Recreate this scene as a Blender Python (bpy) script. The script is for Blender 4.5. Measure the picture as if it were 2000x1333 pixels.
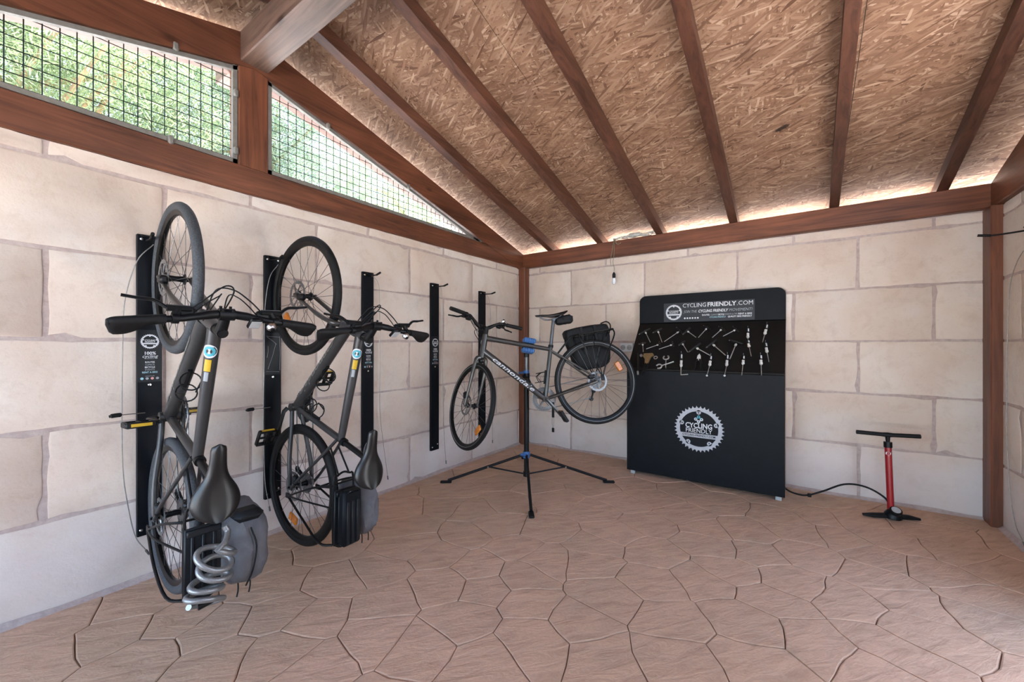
import bpy, math, random
import numpy as np
from mathutils import Matrix, Vector, noise
random.seed(7); PI = math.pi
scene = bpy.context.scene
for o in list(bpy.data.objects): bpy.data.objects.remove(o)
COL = scene.collection

# ------------------------------------------------------------------ camera
cam_d = bpy.data.cameras.new('camera'); cam = bpy.data.objects.new('camera', cam_d); COL.objects.link(cam)
cam.location = (2.6389, -3.9793, 1.1627)
cam.rotation_euler = (PI/2, 0, 0.61436)
cam_d.sensor_width = 36.0; cam_d.lens = 786.56/2000*36; cam_d.shift_y = 0.00285; cam_d.clip_start = 0.02
scene.camera = cam
# ------------------------------------------------------------------ light
SUN_EL = math.radians(60)
world = bpy.data.worlds.new('sky'); scene.world = world; world.use_nodes = True
wn = world.node_tree; wn.nodes.clear()
sky = wn.nodes.new('ShaderNodeTexSky'); sky.sky_type = 'NISHITA'; sky.sun_disc = False
sky.sun_elevation = SUN_EL; sky.sun_rotation = 0.0; sky.dust_density = 2.5; sky.air_density = 1.0; sky.ozone_density = 1.0
bg = wn.nodes.new('ShaderNodeBackground'); bg.inputs['Strength'].default_value = 0.42
wo = wn.nodes.new('ShaderNodeOutputWorld')
wn.links.new(sky.outputs[0], bg.inputs[0]); wn.links.new(bg.outputs[0], wo.inputs[0])
sun_d = bpy.data.lights.new('sun', 'SUN'); sun_d.energy = 11.0; sun_d.angle = math.radians(0.55); sun_d.color = (1, 0.97, 0.93)
sun = bpy.data.objects.new('sun', sun_d); COL.objects.link(sun)
sun.rotation_euler = (-(PI/2 - SUN_EL), 0, 0)          # shines from the far side of the back wall (+y), high
vs = scene.view_settings; vs.view_transform = 'Standard'; vs.look = 'None'; vs.gamma = 1.0; vs.use_curve_mapping = False
vs.exposure = 2.32
scene.cycles.max_bounces = 10; scene.cycles.diffuse_bounces = 7; scene.cycles.use_denoising = True

# ------------------------------------------------------------------ materials
MAT = {}
def nmat(name):
    m = bpy.data.materials.new(name); m.use_nodes = True
    nt = m.node_tree; b = nt.nodes['Principled BSDF']; MAT[name] = m
    return m, nt, b
def nd(nt, t, **kw):
    n = nt.nodes.new(t)
    for k, v in kw.items():
        if k.startswith('i_'): n.inputs[k[2:].replace('_', ' ')].default_value = v
        else: setattr(n, k, v)
    return n
def ramp(nt, fac, stops):
    r = nt.nodes.new('ShaderNodeValToRGB'); e = r.color_ramp.elements
    while len(e) < len(stops): e.new(0.5)
    for i, (p, c) in enumerate(stops): e[i].position = p; e[i].color = (*c, 1)
    nt.links.new(fac, r.inputs[0]); return r.outputs[0]
def coords(nt, scale=(1, 1, 1), rot=(0, 0, 0), loc=(0, 0, 0), kind='Object'):
    # rotate first, then scale (vector_type TEXTURE)
    tc = nt.nodes.new('ShaderNodeTexCoord'); mp = nt.nodes.new('ShaderNodeMapping'); mp.vector_type = 'TEXTURE'
    mp.inputs['Scale'].default_value = [1.0/c for c in scale]; mp.inputs['Rotation'].default_value = rot; mp.inputs['Location'].default_value = loc
    nt.links.new(tc.outputs[kind], mp.inputs[0]); return mp.outputs[0]
def mix(nt, a, b, fac, bt='MIX'):
    m = nt.nodes.new('ShaderNodeMix'); m.data_type = 'RGBA'; m.blend_type = bt
    for v, s in ((fac, 0), (a, 6), (b, 7)):
        if isinstance(v, bpy.types.NodeSocket): nt.links.new(v, m.inputs[s])
        elif isinstance(v, (int, float)): m.inputs[s].default_value = v
        else: m.inputs[s].default_value = (*v, 1)
    return m.outputs[2]
def noise_t(nt, vec, scale, detail=4, rough=0.6, dist=0.0):
    n = nd(nt, 'ShaderNodeTexNoise'); n.inputs['Scale'].default_value = scale; n.inputs['Detail'].default_value = detail
    n.inputs['Roughness'].default_value = rough; n.inputs['Distortion'].default_value = dist
    nt.links.new(vec, n.inputs['Vector']); return n.outputs[0]
def bump(nt, b, h, strength=0.3, dist=0.01):
    n = nd(nt, 'ShaderNodeBump'); n.inputs['Strength'].default_value = strength; n.inputs['Distance'].default_value = dist
    nt.links.new(h, n.inputs['Height']); nt.links.new(n.outputs[0], b.inputs['Normal'])
def simple(name, col, rough=0.5, metal=0.0, var=0.0, scale=40, bmp=0.0, spec=0.5, raw=False):
    m, nt, b = nmat(name)
    if max(col) < 0.04 and not raw: col = tuple(c*0.32 for c in col); spec = spec*0.5
    b.inputs['Roughness'].default_value = rough; b.inputs['Metallic'].default_value = metal
    b.inputs['Specular IOR Level'].default_value = spec
    v = coords(nt); n = noise_t(nt, v, scale, 3)
    k = max(var, 0.04)
    lo = [c*(1-k) for c in col]; hi = [min(1, c*(1+k)) for c in col]
    nt.links.new(ramp(nt, n, [(0.3, lo), (0.7, hi)]), b.inputs['Base Color'])
    if bmp: bump(nt, b, n, bmp, 0.004)
    return m

def stone_mat():
    m, nt, b = nmat('sandstone'); v = coords(nt)
    oi = nt.nodes.new('ShaderNodeObjectInfo')
    n1 = noise_t(nt, v, 2.3, 5, 0.55); n2 = noise_t(nt, v, 60, 4, 0.7); n3 = noise_t(nt, v, 9, 5, 0.7, 0.4)
    c = ramp(nt, n1, [(0.3, (0.62, 0.51, 0.43)), (0.52, (0.665, 0.585, 0.51)), (0.72, (0.69, 0.645, 0.60))])
    c = mix(nt, c, ramp(nt, oi.outputs['Random'], [(0, (0.90, 0.87, 0.85)), (1, (1.0, 1.0, 1.0))]), 1.0, 'MULTIPLY')
    c = mix(nt, c, ramp(nt, n3, [(0.28, (0.84, 0.79, 0.76)), (0.5, (1, 1, 1))]), 0.7, 'MULTIPLY')
    c = mix(nt, c, ramp(nt, n2, [(0.25, (0.80, 0.76, 0.72)), (0.45, (1, 1, 1))]), 0.45, 'MULTIPLY')
    tc = nt.nodes.new('ShaderNodeTexCoord'); sx_ = nt.nodes.new('ShaderNodeSeparateXYZ'); nt.links.new(tc.outputs['Object'], sx_.inputs[0])
    n4 = noise_t(nt, v, 5, 5, 0.7); sm_ = nd(nt, 'ShaderNodeMath', operation='MULTIPLY_ADD'); sm_.inputs[1].default_value = -0.55; nt.links.new(n4, sm_.inputs[0]); nt.links.new(sx_.outputs[2], sm_.inputs[2])
    c = mix(nt, (0.64, 0.60, 0.61), c, ramp(nt, sm_.outputs[0], [(0.0, (0.55, 0.55, 0.55)), (0.20, (1, 1, 1))]))
    nt.links.new(c, b.inputs['Base Color']); b.inputs['Roughness'].default_value = 0.92
    b.inputs['Specular IOR Level'].default_value = 0.15
    h = mix(nt, n2, n3, 0.4); bump(nt, b, h, 0.35, 0.004)
stone_mat()
def mortar_mat():
    m, nt, b = nmat('mortar'); v = coords(nt)
    n = noise_t(nt, v, 35, 5, 0.7); n1 = noise_t(nt, v, 4, 3)
    c = ramp(nt, n, [(0.25, (0.36, 0.29, 0.265)), (0.7, (0.52, 0.44, 0.41))])
    c = mix(nt, c, ramp(nt, n1, [(0.35, (0.92, 0.86, 0.84)), (0.7, (1, 1, 1))]), 0.8, 'MULTIPLY')
    nt.links.new(c, b.inputs['Base Color']); b.inputs['Roughness'].default_value = 0.95
    bump(nt, b, n, 0.5, 0.004)
mortar_mat()
def floor_mat():
    m, nt, b = nmat('stamped_concrete'); v = coords(nt); oi = nt.nodes.new('ShaderNodeObjectInfo')
    vs_ = coords(nt, (1, 3.2, 1), (0, 0, 0.9))
    n1 = noise_t(nt, v, 0.9, 4, 0.6); n2 = noise_t(nt, vs_, 7, 7, 0.62, 0.6); n3 = noise_t(nt, v, 90, 3, 0.7)
    c = ramp(nt, n1, [(0.32, (0.50, 0.36, 0.255)), (0.5, (0.56, 0.37, 0.255)), (0.68, (0.60, 0.395, 0.28))])
    c = mix(nt, c, ramp(nt, oi.outputs['Random'], [(0, (0.96, 0.96, 0.96)), (1, (1.03, 1.02, 1.02))]), 1.0, 'MULTIPLY')
    c = mix(nt, c, ramp(nt, n2, [(0.3, (0.78, 0.76, 0.75)), (0.5, (1, 1, 1)), (0.75, (1.16, 1.14, 1.12))]), 0.8, 'MULTIPLY')
    c = mix(nt, c, ramp(nt, n3, [(0.3, (0.86, 0.85, 0.84)), (0.6, (1.03, 1.03, 1.03))]), 0.6, 'MULTIPLY')
    nt.links.new(c, b.inputs['Base Color']); b.inputs['Roughness'].default_value = 0.66
    b.inputs['Specular IOR Level'].default_value = 0.2
    bump(nt, b, n2, 0.55, 0.012)
floor_mat()
simple('groove', (0.24, 0.17, 0.13), 0.9, var=0.2)
def wood_mat(name, axis, base=(0.140, 0.050, 0.025)):
    m, nt, b = nmat(name); s = [14, 14, 14]; s[axis] = 0.8
    v = coords(nt, s); v2 = coords(nt); oi = nt.nodes.new('ShaderNodeObjectInfo')
    n = noise_t(nt, v, 1.6, 6, 0.65, 1.2); n2 = noise_t(nt, v2, 2.2, 3); s3 = [5, 5, 5]; s3[axis] = 2.2
    vo = nd(nt, 'ShaderNodeTexVoronoi'); vo.inputs['Scale'].default_value = 1.0
    nt.links.new(coords(nt, s3), vo.inputs['Vector'])
    d = [c*0.42 for c in base]; l = [c*1.55 for c in base]
    c = ramp(nt, n, [(0.28, d), (0.5, base), (0.75, l)])
    c = mix(nt, c, ramp(nt, n2, [(0.3, (0.68, 0.66, 0.66)), (0.65, (1.1, 1.08, 1.05))]), 0.9, 'MULTIPLY')
    c = mix(nt, c, ramp(nt, vo.outputs['Distance'], [(0.05, (0.22, 0.18, 0.16)), (0.13, (1, 1, 1))]), 0.8, 'MULTIPLY')
    c = mix(nt, c, ramp(nt, oi.outputs['Random'], [(0, (0.85, 0.85, 0.87)), (1, (1.1, 1.06, 1.02))]), 1.0, 'MULTIPLY')
    nt.links.new(c, b.inputs['Base Color']); b.inputs['Roughness'].default_value = 0.45
    b.inputs['Specular IOR Level'].default_value = 0.4
    bump(nt, b, n, 0.25, 0.004)
for i, a in enumerate('xyz'): wood_mat('wood_' + a, i)
wood_mat('rafter_wood', 1, (0.088, 0.036, 0.021))
wood_mat('ridge_wood', 0, (0.12, 0.075, 0.055))
def osb_mat():
    m, nt, b = nmat('osb')
    n0 = noise_t(nt, coords(nt), 1.1, 3)
    c = ramp(nt, n0, [(0.35, (0.19, 0.102, 0.057)), (0.65, (0.22, 0.125, 0.072))]); hsum = None
    pal = [(0.0, (0.105, 0.050, 0.027)), (0.12, (0.178, 0.096, 0.056)), (0.5, (0.225, 0.127, 0.076)), (0.85, (0.275, 0.166, 0.106)), (1.0, (0.40, 0.27, 0.185))]
    for k, (ang, sx, sy, th) in enumerate(((0.2, 11, 70, 0.3), (1.3, 13, 75, 0.5), (-0.7, 12, 80, 0.5), (-1.15, 14, 85, 0.6), (0.8, 12, 75, 0.55), (-0.3, 10, 75, 0.6), (0.4, 11, 80, 0.6), (1.7, 14, 90, 0.8), (0.05, 9, 85, 0.66), (-0.5, 10, 90, 0.7))):
        vo = nd(nt, 'ShaderNodeTexVoronoi', voronoi_dimensions='2D'); vo.inputs['Scale'].default_value = 1
        nt.links.new(coords(nt, (sx, sy, 1), (0, 0, ang), (k*3.7, k*5.1, 0)), vo.inputs['Vector'])
        sp = nt.nodes.new('ShaderNodeSeparateColor'); nt.links.new(vo.outputs['Color'], sp.inputs[0])
        mt = nd(nt, 'ShaderNodeMath', operation='GREATER_THAN'); mt.inputs[1].default_value = th
        nt.links.new(sp.outputs[1], mt.inputs[0])
        nc = ramp(nt, sp.outputs[0], pal)
        nc = mix(nt, nc, ramp(nt, vo.outputs['Distance'], [(0.5, (1, 1, 1)), (0.95, (0.66, 0.60, 0.56))]), 0.8, 'MULTIPLY')
        c = mix(nt, c, nc, mt.outputs[0])
        hsum = mix(nt, hsum if hsum else (0.5, 0.5, 0.5), sp.outputs[2], mt.outputs[0])
    st = noise_t(nt, coords(nt, (1, 1, 1)), 3.1, 3)
    c = mix(nt, c, ramp(nt, st, [(0.3, (0.82, 0.8, 0.8)), (0.6, (1.05, 1.03, 1.0))]), 0.8, 'MULTIPLY')
    # a dark blotch of mould on the board (a stain with its own shape)
    tc = nt.nodes.new('ShaderNodeTexCoord'); vm = nd(nt, 'ShaderNodeVectorMath', operation='SUBTRACT'); vm.inputs[1].default_value = (2.565, -0.915, 2.525)
    nt.links.new(tc.outputs['Object'], vm.inputs[0]); mp = nd(nt, 'ShaderNodeMapping'); mp.vector_type = 'TEXTURE'; mp.inputs['Scale'].default_value = (0.10, 0.042, 0.1); mp.inputs['Rotation'].default_value = (0, 0, -0.35)
    nt.links.new(vm.outputs[0], mp.inputs[0]); ln = nd(nt, 'ShaderNodeVectorMath', operation='LENGTH'); nt.links.new(mp.outputs[0], ln.inputs[0])
    ad = nd(nt, 'ShaderNodeMath', operation='ADD'); nt.links.new(ln.outputs['Value'], ad.inputs[0]); nt.links.new(noise_t(nt, coords(nt, (1, 3, 1)), 30, 4, 0.8), ad.inputs[1])
    c = mix(nt, c, ramp(nt, ad.outputs[0], [(0.85, (0.14, 0.14, 0.13)), (1.15, (1, 1, 1))]), 1.0, 'MULTIPLY')
    nt.links.new(c, b.inputs['Base Color']); b.inputs['Roughness'].default_value = 0.75; b.inputs['Specular IOR Level'].default_value = 0.25
    bump(nt, b, hsum, 0.5, 0.006)
osb_mat()
simple('black_metal', (0.012, 0.013, 0.015), 0.42, 0.0, 0.15, 30)
simple('panel_black', (0.0045, 0.0056, 0.0078), 0.5, 0.0, 0.2, 12, 0.0, 0.13, True)
simple('board_black', (0.017, 0.014, 0.013), 0.62, 0.0, 0.35, 80, 0.15)
simple('sticker_grey', (0.021, 0.025, 0.032), 0.5, 0, 0.1, 40, 0, 0.3, True)
simple('black_rubber', (0.018, 0.018, 0.019), 0.6, 0, 0.2, 90, 0.1)
simple('tyre', (0.022, 0.022, 0.023), 0.62, 0, 0.25, 120, 0.3)
simple('tyre_worn', (0.085, 0.095, 0.11), 0.75, 0, 0.4, 120, 0.4)
simple('rim_black', (0.014, 0.014, 0.015), 0.35, 0.3, 0.1)
simple('spoke_steel', (0.10, 0.10, 0.10), 0.35, 0.8, 0.1)
simple('chrome', (0.70, 0.71, 0.72), 0.22, 1.0, 0.05)
simple('steel', (0.20, 0.205, 0.21), 0.4, 0.9, 0.25, 120)
simple('alu_dull', (0.13, 0.135, 0.14), 0.4, 0.9, 0.1)
simple('frame_grey', (0.042, 0.042, 0.043), 0.36, 0.35, 0.1, 20)
simple('frame_silver', (0.085, 0.082, 0.078), 0.30, 0.75, 0.1, 20)
simple('decal_grey', (0.17, 0.17, 0.155), 0.5, 0, 0.05)
simple('decal_green', (0.19, 0.19, 0.06), 0.5, 0, 0.05)
simple('white_print', (0.58, 0.60, 0.63), 0.5, 0, 0.03)
simple('grey_print', (0.26, 0.28, 0.30), 0.5, 0, 0.05)
simple('logo_silver', (0.36, 0.37, 0.40), 0.5, 0, 0.05)
simple('teal_print', (0.06, 0.33, 0.40), 0.5, 0, 0.05)
simple('red_print', (0.62, 0.30, 0.28), 0.5, 0, 0.05)
simple('yellow', (0.50, 0.31, 0.01), 0.5, 0, 0.05)
simple('orange_reflector', (0.50, 0.145, 0.012), 0.25, 0, 0.25, 150)
simple('saddle_black', (0.0035, 0.0035, 0.0038), 0.36, 0, 0.1, 200, 0.03, 0.5, True)
simple('bag_grey', (0.115, 0.115, 0.125), 0.85, 0, 0.15, 25, 0.2)
simple('bag_black', (0.022, 0.024, 0.028), 0.6, 0, 0.2, 30, 0.25)
simple('bag_dark', (0.030, 0.033, 0.038), 0.7, 0, 0.2, 30, 0.2)
simple('lock_silver', (0.25, 0.255, 0.255), 0.32, 0.55, 0.2, 300, 0.15)
simple('clamp_blue', (0.035, 0.115, 0.30), 0.4, 0, 0.1)
simple('pump_red', (0.27, 0.008, 0.012), 0.3, 0, 0.06)
simple('bronze', (0.42, 0.32, 0.17), 0.35, 0.8, 0.15)
simple('tool_grip', (0.55, 0.54, 0.52), 0.5, 0, 0.1)
simple('grey_plastic', (0.35, 0.36, 0.36), 0.5, 0, 0.1)
simple('white_plastic', (0.66, 0.68, 0.70), 0.4, 0, 0.05)
simple('cable_grey', (0.42, 0.43, 0.40), 0.55, 0, 0.2)
simple('cable_olive', (0.20, 0.19, 0.12), 0.6, 0, 0.2)
simple('frame_metal', (0.17, 0.16, 0.14), 0.6, 0.1, 0.15)
simple('mesh_wire', (0.02, 0.032, 0.022), 0.5, 0.2, 0.1)
simple('cabinet_edge', (0.28, 0.19, 0.13), 0.7, 0, 0.1)
simple('gravel', (0.72, 0.71, 0.69), 0.95, 0, 0.15, 8, 0.3)
simple('bark', (0.33, 0.21, 0.11), 0.9, 0, 0.4, 14, 0.6)
m, nt, b = nmat('clear_glass'); b.inputs['Base Color'].default_value = (1, 1, 1, 1); b.inputs['Transmission Weight'].default_value = 1; b.inputs['Roughness'].default_value = 0.05
def leaf_mat(name, c0, c1):
    m, nt, b = nmat(name); oi = noise_t(nt, coords(nt), 2.5, 4, 0.7)
    c = ramp(nt, oi, [(0.3, c0), (0.7, c1)]); nt.links.new(c, b.inputs['Base Color']); b.inputs['Roughness'].default_value = 0.55
    tr = nt.nodes.new('ShaderNodeBsdfTranslucent'); nt.links.new(c, tr.inputs[0])
    ms = nt.nodes.new('ShaderNodeMixShader'); ms.inputs[0].default_value = 0.5
    nt.links.new(b.outputs[0], ms.inputs[1]); nt.links.new(tr.outputs[0], ms.inputs[2])
    nt.links.new(ms.outputs[0], nt.nodes['Material Output'].inputs[0])
leaf_mat('leaf', (0.06, 0.12, 0.045), (0.30, 0.35, 0.18)); leaf_mat('leaf_cool', (0.05, 0.10, 0.06), (0.22, 0.28, 0.18))

# ------------------------------------------------------------------ mesh helpers
def V(*a): return np.array(a, float)
class MB:
    def __init__(s): s.v = []; s.f = []
    def add(s, vs, fs):
        n = len(s.v); s.v += [tuple(map(float, p)) for p in vs]; s.f += [tuple(n+i for i in f) for f in fs]; return s
    def box(s, lo, hi, M=None, bev=0.0):
        lo = V(*lo); hi = V(*hi)
        if bev <= 0:
            vs = [(x, y, z) for x in (lo[0], hi[0]) for y in (lo[1], hi[1]) for z in (lo[2], hi[2])]
            fs = [(0, 1, 3, 2), (4, 6, 7, 5), (0, 4, 5, 1), (2, 3, 7, 6), (0, 2, 6, 4), (1, 5, 7, 3)]
        else:
            c = (lo+hi)/2; h = (hi-lo)/2; bev = min(bev, *(h*0.98)); vs = []; idx = {}
            for sx in (-1, 1):
                for sy in (-1, 1):
                    for sz in (-1, 1):
                        for a in range(3):
                            e = h.copy(); e -= bev; e[a] += bev
                            idx[(sx, sy, sz, a)] = len(vs); vs.append(c + e*V(sx, sy, sz))
            fs = []
            S = (-1, 1)
            for a in range(3):
                b_, c_ = (a+1) % 3, (a+2) % 3
                for sg in S:
                    q = []
                    for (p, r) in ((-1, -1), (1, -1), (1, 1), (-1, 1)):
                        k = [0, 0, 0]; k[a] = sg; k[b_] = p; k[c_] = r; q.append(idx[(*k, a)])
                    fs.append(tuple(q if sg > 0 else q[::-1]))
                for p in S:
                    for r in S:
                        k0 = [0, 0, 0]; k0[b_] = p; k0[c_] = r
                        k1 = list(k0); k0[a] = -1; k1[a] = 1
                        q = (idx[(*k0, b_)], idx[(*k1, b_)], idx[(*k1, c_)], idx[(*k0, c_)])
                        fs.append(q if p*r < 0 else q[::-1])
            for sx in S:
                for sy in S:
                    for sz in S:
                        q = tuple(idx[(sx, sy, sz, a)] for a in range(3)); fs.append(q if sx*sy*sz > 0 else q[::-1])
        if M is not None: vs = [M @ Vector(p) for p in vs]
        return s.add(vs, fs)
    def tube(s, pts, r, n=8, cap=True, flat=None):
        pts = [V(*p) for p in pts]; m = len(pts)
        rs = [r]*m if np.isscalar(r) else list(r)
        tang = []
        for i in range(m):
            a = pts[max(i-1, 0)]; b_ = pts[min(i+1, m-1)]; t = b_-a; tang.append(t/(np.linalg.norm(t)+1e-12))
        up = V(0, 0, 1) if abs(tang[0][2]) < 0.9 else V(0, 1, 0)
        if flat is not None: up = V(*flat)
        vs = []; nn = up - tang[0]*(up@tang[0]); nn /= np.linalg.norm(nn)
        for i in range(m):
            nn = nn - tang[i]*(nn@tang[i]); nn /= np.linalg.norm(nn); bb = np.cross(tang[i], nn)
            ra, rb = (rs[i] if isinstance(rs[i], (tuple, list)) else (rs[i], rs[i]))
            for k in range(n):
                a = 2*PI*k/n; vs.append(pts[i] + nn*math.cos(a)*ra + bb*math.sin(a)*rb)
        fs = []
        for i in range(m-1):
            for k in range(n):
                k2 = (k+1) % n; fs.append((i*n+k, i*n+k2, (i+1)*n+k2, (i+1)*n+k))
        if cap: fs += [tuple(range(n-1, -1, -1)), tuple((m-1)*n+k for k in range(n))]
        return s.add(vs, fs)
    def lathe(s, prof, axis='y', n=48, c=(0, 0, 0), closed=True):
        vs = []; m = len(prof); c = V(*c)
        for k in range(n):
            a = 2*PI*k/n; ca, sa = math.cos(a), math.sin(a)
            for r, h in prof:
                p = {'y': (r*ca, h, r*sa), 'z': (r*ca, r*sa, h), 'x': (h, r*ca, r*sa)}[axis]; vs.append(c+V(*p))
        fs = []
        rng = range(m) if closed else range(m-1)
        for k in range(n):
            k2 = (k+1) % n
            for j in rng:
                j2 = (j+1) % m; fs.append((k*m+j, k*m+j2, k2*m+j2, k2*m+j))
        if not closed and max(h for r, h in prof)-min(h for r, h in prof) > 1e-7:
            for j, rev in ((0, False), (m-1, True)):
                if prof[j][0] > 1e-5:
                    q = tuple(k*m+j for k in range(n)); fs.append(q[::-1] if rev else q)
        return s.add(vs, fs)
    def prism(s, poly, d0, d1, axes=(0, 2, 1)):
        # poly in plane of axes[0], axes[1]; extruded along axes[2]
        vs = []
        for dd in (d0, d1):
            for p in poly:
                q = [0, 0, 0]; q[axes[0]] = p[0]; q[axes[1]] = p[1]; q[axes[2]] = dd; vs.append(q)
        n = len(poly)
        fs = [tuple(range(n)), tuple(range(2*n-1, n-1, -1))] + [(i, i+n, (i+1) % n+n, (i+1) % n) for i in range(n)]
        return s.add(vs, fs)
    def xf(s, M):
        s.v = [tuple(M @ Vector(p)) for p in s.v]; return s
    def mesh(s, name, mat, smooth=False, fix=True):
        me = bpy.data.meshes.new(name); me.from_pydata(s.v, [], s.f); me.update()
        if fix:
            import bmesh
            bm = bmesh.new(); bm.from_mesh(me); bmesh.ops.recalc_face_normals(bm, faces=bm.faces); bm.to_mesh(me); bm.free()
        if mat: me.materials.append(MAT[mat])
        if smooth:
            me.polygons.foreach_set('use_smooth', [True]*len(me.polygons))
            try: me.set_sharp_from_angle(angle=math.radians(40))
            except Exception: pass
        return me
    def build(s, name, mat, parent=None, smooth=True, fix=True, mesh=None):
        me = mesh or s.mesh(name, mat, smooth, fix)
        o = bpy.data.objects.new(name, me); COL.objects.link(o)
        if parent: o.parent = parent
        return o
def inst(name, me, parent=None, M=None):
    o = bpy.data.objects.new(name, me); COL.objects.link(o)
    if parent: o.parent = parent
    if M is not None: o.matrix_local = M
    return o
def tag(o, label=None, cat=None, group=None, kind=None):
    if label: o['label'] = label
    if cat: o['category'] = cat
    if group: o['group'] = group
    if kind: o['kind'] = kind
    return o
def empty(name, loc=(0, 0, 0), M=None):
    o = bpy.data.objects.new(name, None); o.empty_display_size = 0.05; COL.objects.link(o)
    if M is not None: o.matrix_world = M
    else: o.location = loc
    return o
def smooth_path(pts, k=6):
    P = [V(*p) for p in pts]; P = [2*P[0]-P[1]] + P + [2*P[-1]-P[-2]]; out = []
    for i in range(1, len(P)-2):
        for j in range(k):
            t = j/k; a, b_, c, d = P[i-1:i+3]
            out.append(0.5*((2*b_)+(-a+c)*t+(2*a-5*b_+4*c-d)*t*t+(-a+3*b_-3*c+d)*t**3))
    out.append(P[-2]); return out
_TXT = {}
def text_mb(body, size=1.0, bold=0.0, align='CENTER', extr=0.0004, shear=0.0):
    cu = bpy.data.curves.new('t', 'FONT'); cu.body = body; cu.size = size; cu.align_x = align; cu.align_y = 'CENTER'
    cu.offset = bold*size; cu.extrude = extr; cu.resolution_u = 2; cu.shear = shear
    ob = bpy.data.objects.new('t', cu); me = bpy.data.meshes.new_from_object(ob)
    mb = MB(); mb.v = [tuple(v.co) for v in me.vertices]; mb.f = [tuple(p.vertices) for p in me.polygons]
    bpy.data.objects.remove(ob); bpy.data.curves.remove(cu); bpy.data.meshes.remove(me)
    return mb
def text(name, body, size, mat, parent, M, bold=0.0, align='CENTER', width=None, shear=0.0):
    mb = text_mb(body, size, bold, align, shear=shear)
    if width and mb.v:
        xs = [p[0] for p in mb.v]; k = width/(max(xs)-min(xs)); mb.v = [(p[0]*k, p[1], p[2]) for p in mb.v]
    mb.xf(M); return mb.build(name, mat, parent, smooth=False, fix=False)
def frame_M(o, x, y):
    x = Vector(x).normalized(); y = Vector(y); y = (y - x*x.dot(y)).normalized(); z = x.cross(y)
    return Matrix(((x[0], y[0], z[0], o[0]), (x[1], y[1], z[1], o[1]), (x[2], y[2], z[2], o[2]), (0, 0, 0, 1)))

# ------------------------------------------------------------------ setting: constants
W = 3.70; YF = -5.82; RIDGE = -2.91; SL = 0.27
osb_z = lambda y: 2.28 - SL*y if y > RIDGE else 2.28 - SL*(2*RIDGE - y)
# ---- outside ground
tag(MB().box((-14, -18, -0.3), (16, 14, -0.06)).build('ground', 'gravel', smooth=False), 'pale gravel ground outside the bicycle shed', 'ground', kind='structure')

# ---- floor of stamped stones
SEEDS = [(0.114,-3.757),(0.121,-3.659),(0.237,-3.478),(0.392,-3.586),(0.494,-3.395),(0.395,-3.782),(0.663,-3.573),(0.685,-3.33),(0.579,-3.206),(0.802,-3.139),(0.577,-3.091),(0.894,-3.399),(1.043,-3.242),(0.973,-3.073),(0.817,-2.872),(0.611,-2.921),(1.223,-3.209),(0.886,-2.682),(1.123,-2.814),(0.806,-2.431),(1.033,-2.401),(1.221,-2.587),(1.268,-2.989),(1.471,-2.921),(1.496,-2.724),(1.432,-2.488),(1.287,-2.365),(1.659,-2.462),(1.518,-2.293),(1.325,-2.086),(0.997,-2.143),(0.84,-2.172),(0.578,-1.889),(0.637,-2.263),(1.398,-3.097),(1.701,-2.858),(1.792,-2.643),(1.172,-3.142),(0.357,-2.111),(1.081,-1.924),(1.536,-2.11),(1.375,-1.794),(0.779,-1.813),(0.382,-1.655),(0.901,-1.581),(1.889,-2.424),(1.918,-2.222),(2.208,-2.21),(1.757,-1.991),(1.686,-1.809),(2.055,-1.968),(1.981,-1.713),(1.843,-1.35),(1.73,-1.578),(1.892,-2.646),(2.062,-2.574),(2.287,-2.416),(2.467,-2.05),(2.269,-1.817),(2.355,-1.629),(2.544,-1.798),(2.522,-2.25),(2.177,-1.177),(2.447,-1.384),(2.381,-1.085),(2.244,-1.416),(2.035,-1.063),(1.755,-0.857),(2.586,-1.407),(1.496,-1.34),(1.471,-1.675),(1.614,-2.055),(2.471,-2.375),(2.188,-0.708),(2.543,-0.704),(2.665,-0.918),(2.699,-1.226),(2.864,-0.904),(2.682,-1.398),(2.996,-1.036),(2.959,-1.293),(2.612,-1.574),(2.84,-1.629),(2.657,-1.813),(3.056,-1.464),(3.228,-1.087),(3.368,-0.714),(3.107,-0.733),(3.337,-0.444),(3.512,-0.83),(3.34,-1.237),(3.054,-1.709),(2.941,-1.885),(2.707,-2.017),(2.615,-2.214),(2.868,-2.087),(3.308,-1.457),(3.17,-1.822),(2.937,-0.495),(2.758,-0.552),(3.306,-0.196)]
rs = random.Random(3)
_k = []
for p in SEEDS:
    if all((p[0]-q[0])**2+(p[1]-q[1])**2 > 0.175**2 for q in _k): _k.append(p)
SEEDS = _k
tries = 0
while tries < 3000:
    tries += 1; p = (rs.uniform(-0.05, W+0.05), rs.uniform(YF-0.3, 0.05))
    if min((p[0]-q[0])**2+(p[1]-q[1])**2 for q in SEEDS) > 0.27**2: SEEDS.append(p)
def clip(poly, a, n):
    out = []
    for i in range(len(poly)):
        p, q = poly[i], poly[(i+1) % len(poly)]; dp = (p-a)@n; dq = (q-a)@n
        if dp <= 0: out.append(p)
        if dp*dq < 0: out.append(p + (q-p)*dp/(dp-dq))
    return out
def wob(p, amp=0.016):
    a = noise.noise(Vector((p[0]*5.5, p[1]*5.5, 0.3))); b_ = noise.noise(Vector((p[0]*5.5, p[1]*5.5, 7.7)))
    c = noise.noise(Vector((p[0]*22, p[1]*22, 3.1)))
    return V(p[0] + amp*a*2 + 0.003*c, p[1] + amp*b_*2 - 0.003*c)
floor = MB().box((-0.02, YF-0.3, -0.12), (W+0.02, 0.02, -0.009)).build('floor', 'groove', smooth=False)
tag(floor, 'pinkish brown stamped concrete floor patterned like irregular flagstones', 'floor', kind='structure')
FP = [V(*s) for s in SEEDS]
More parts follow.
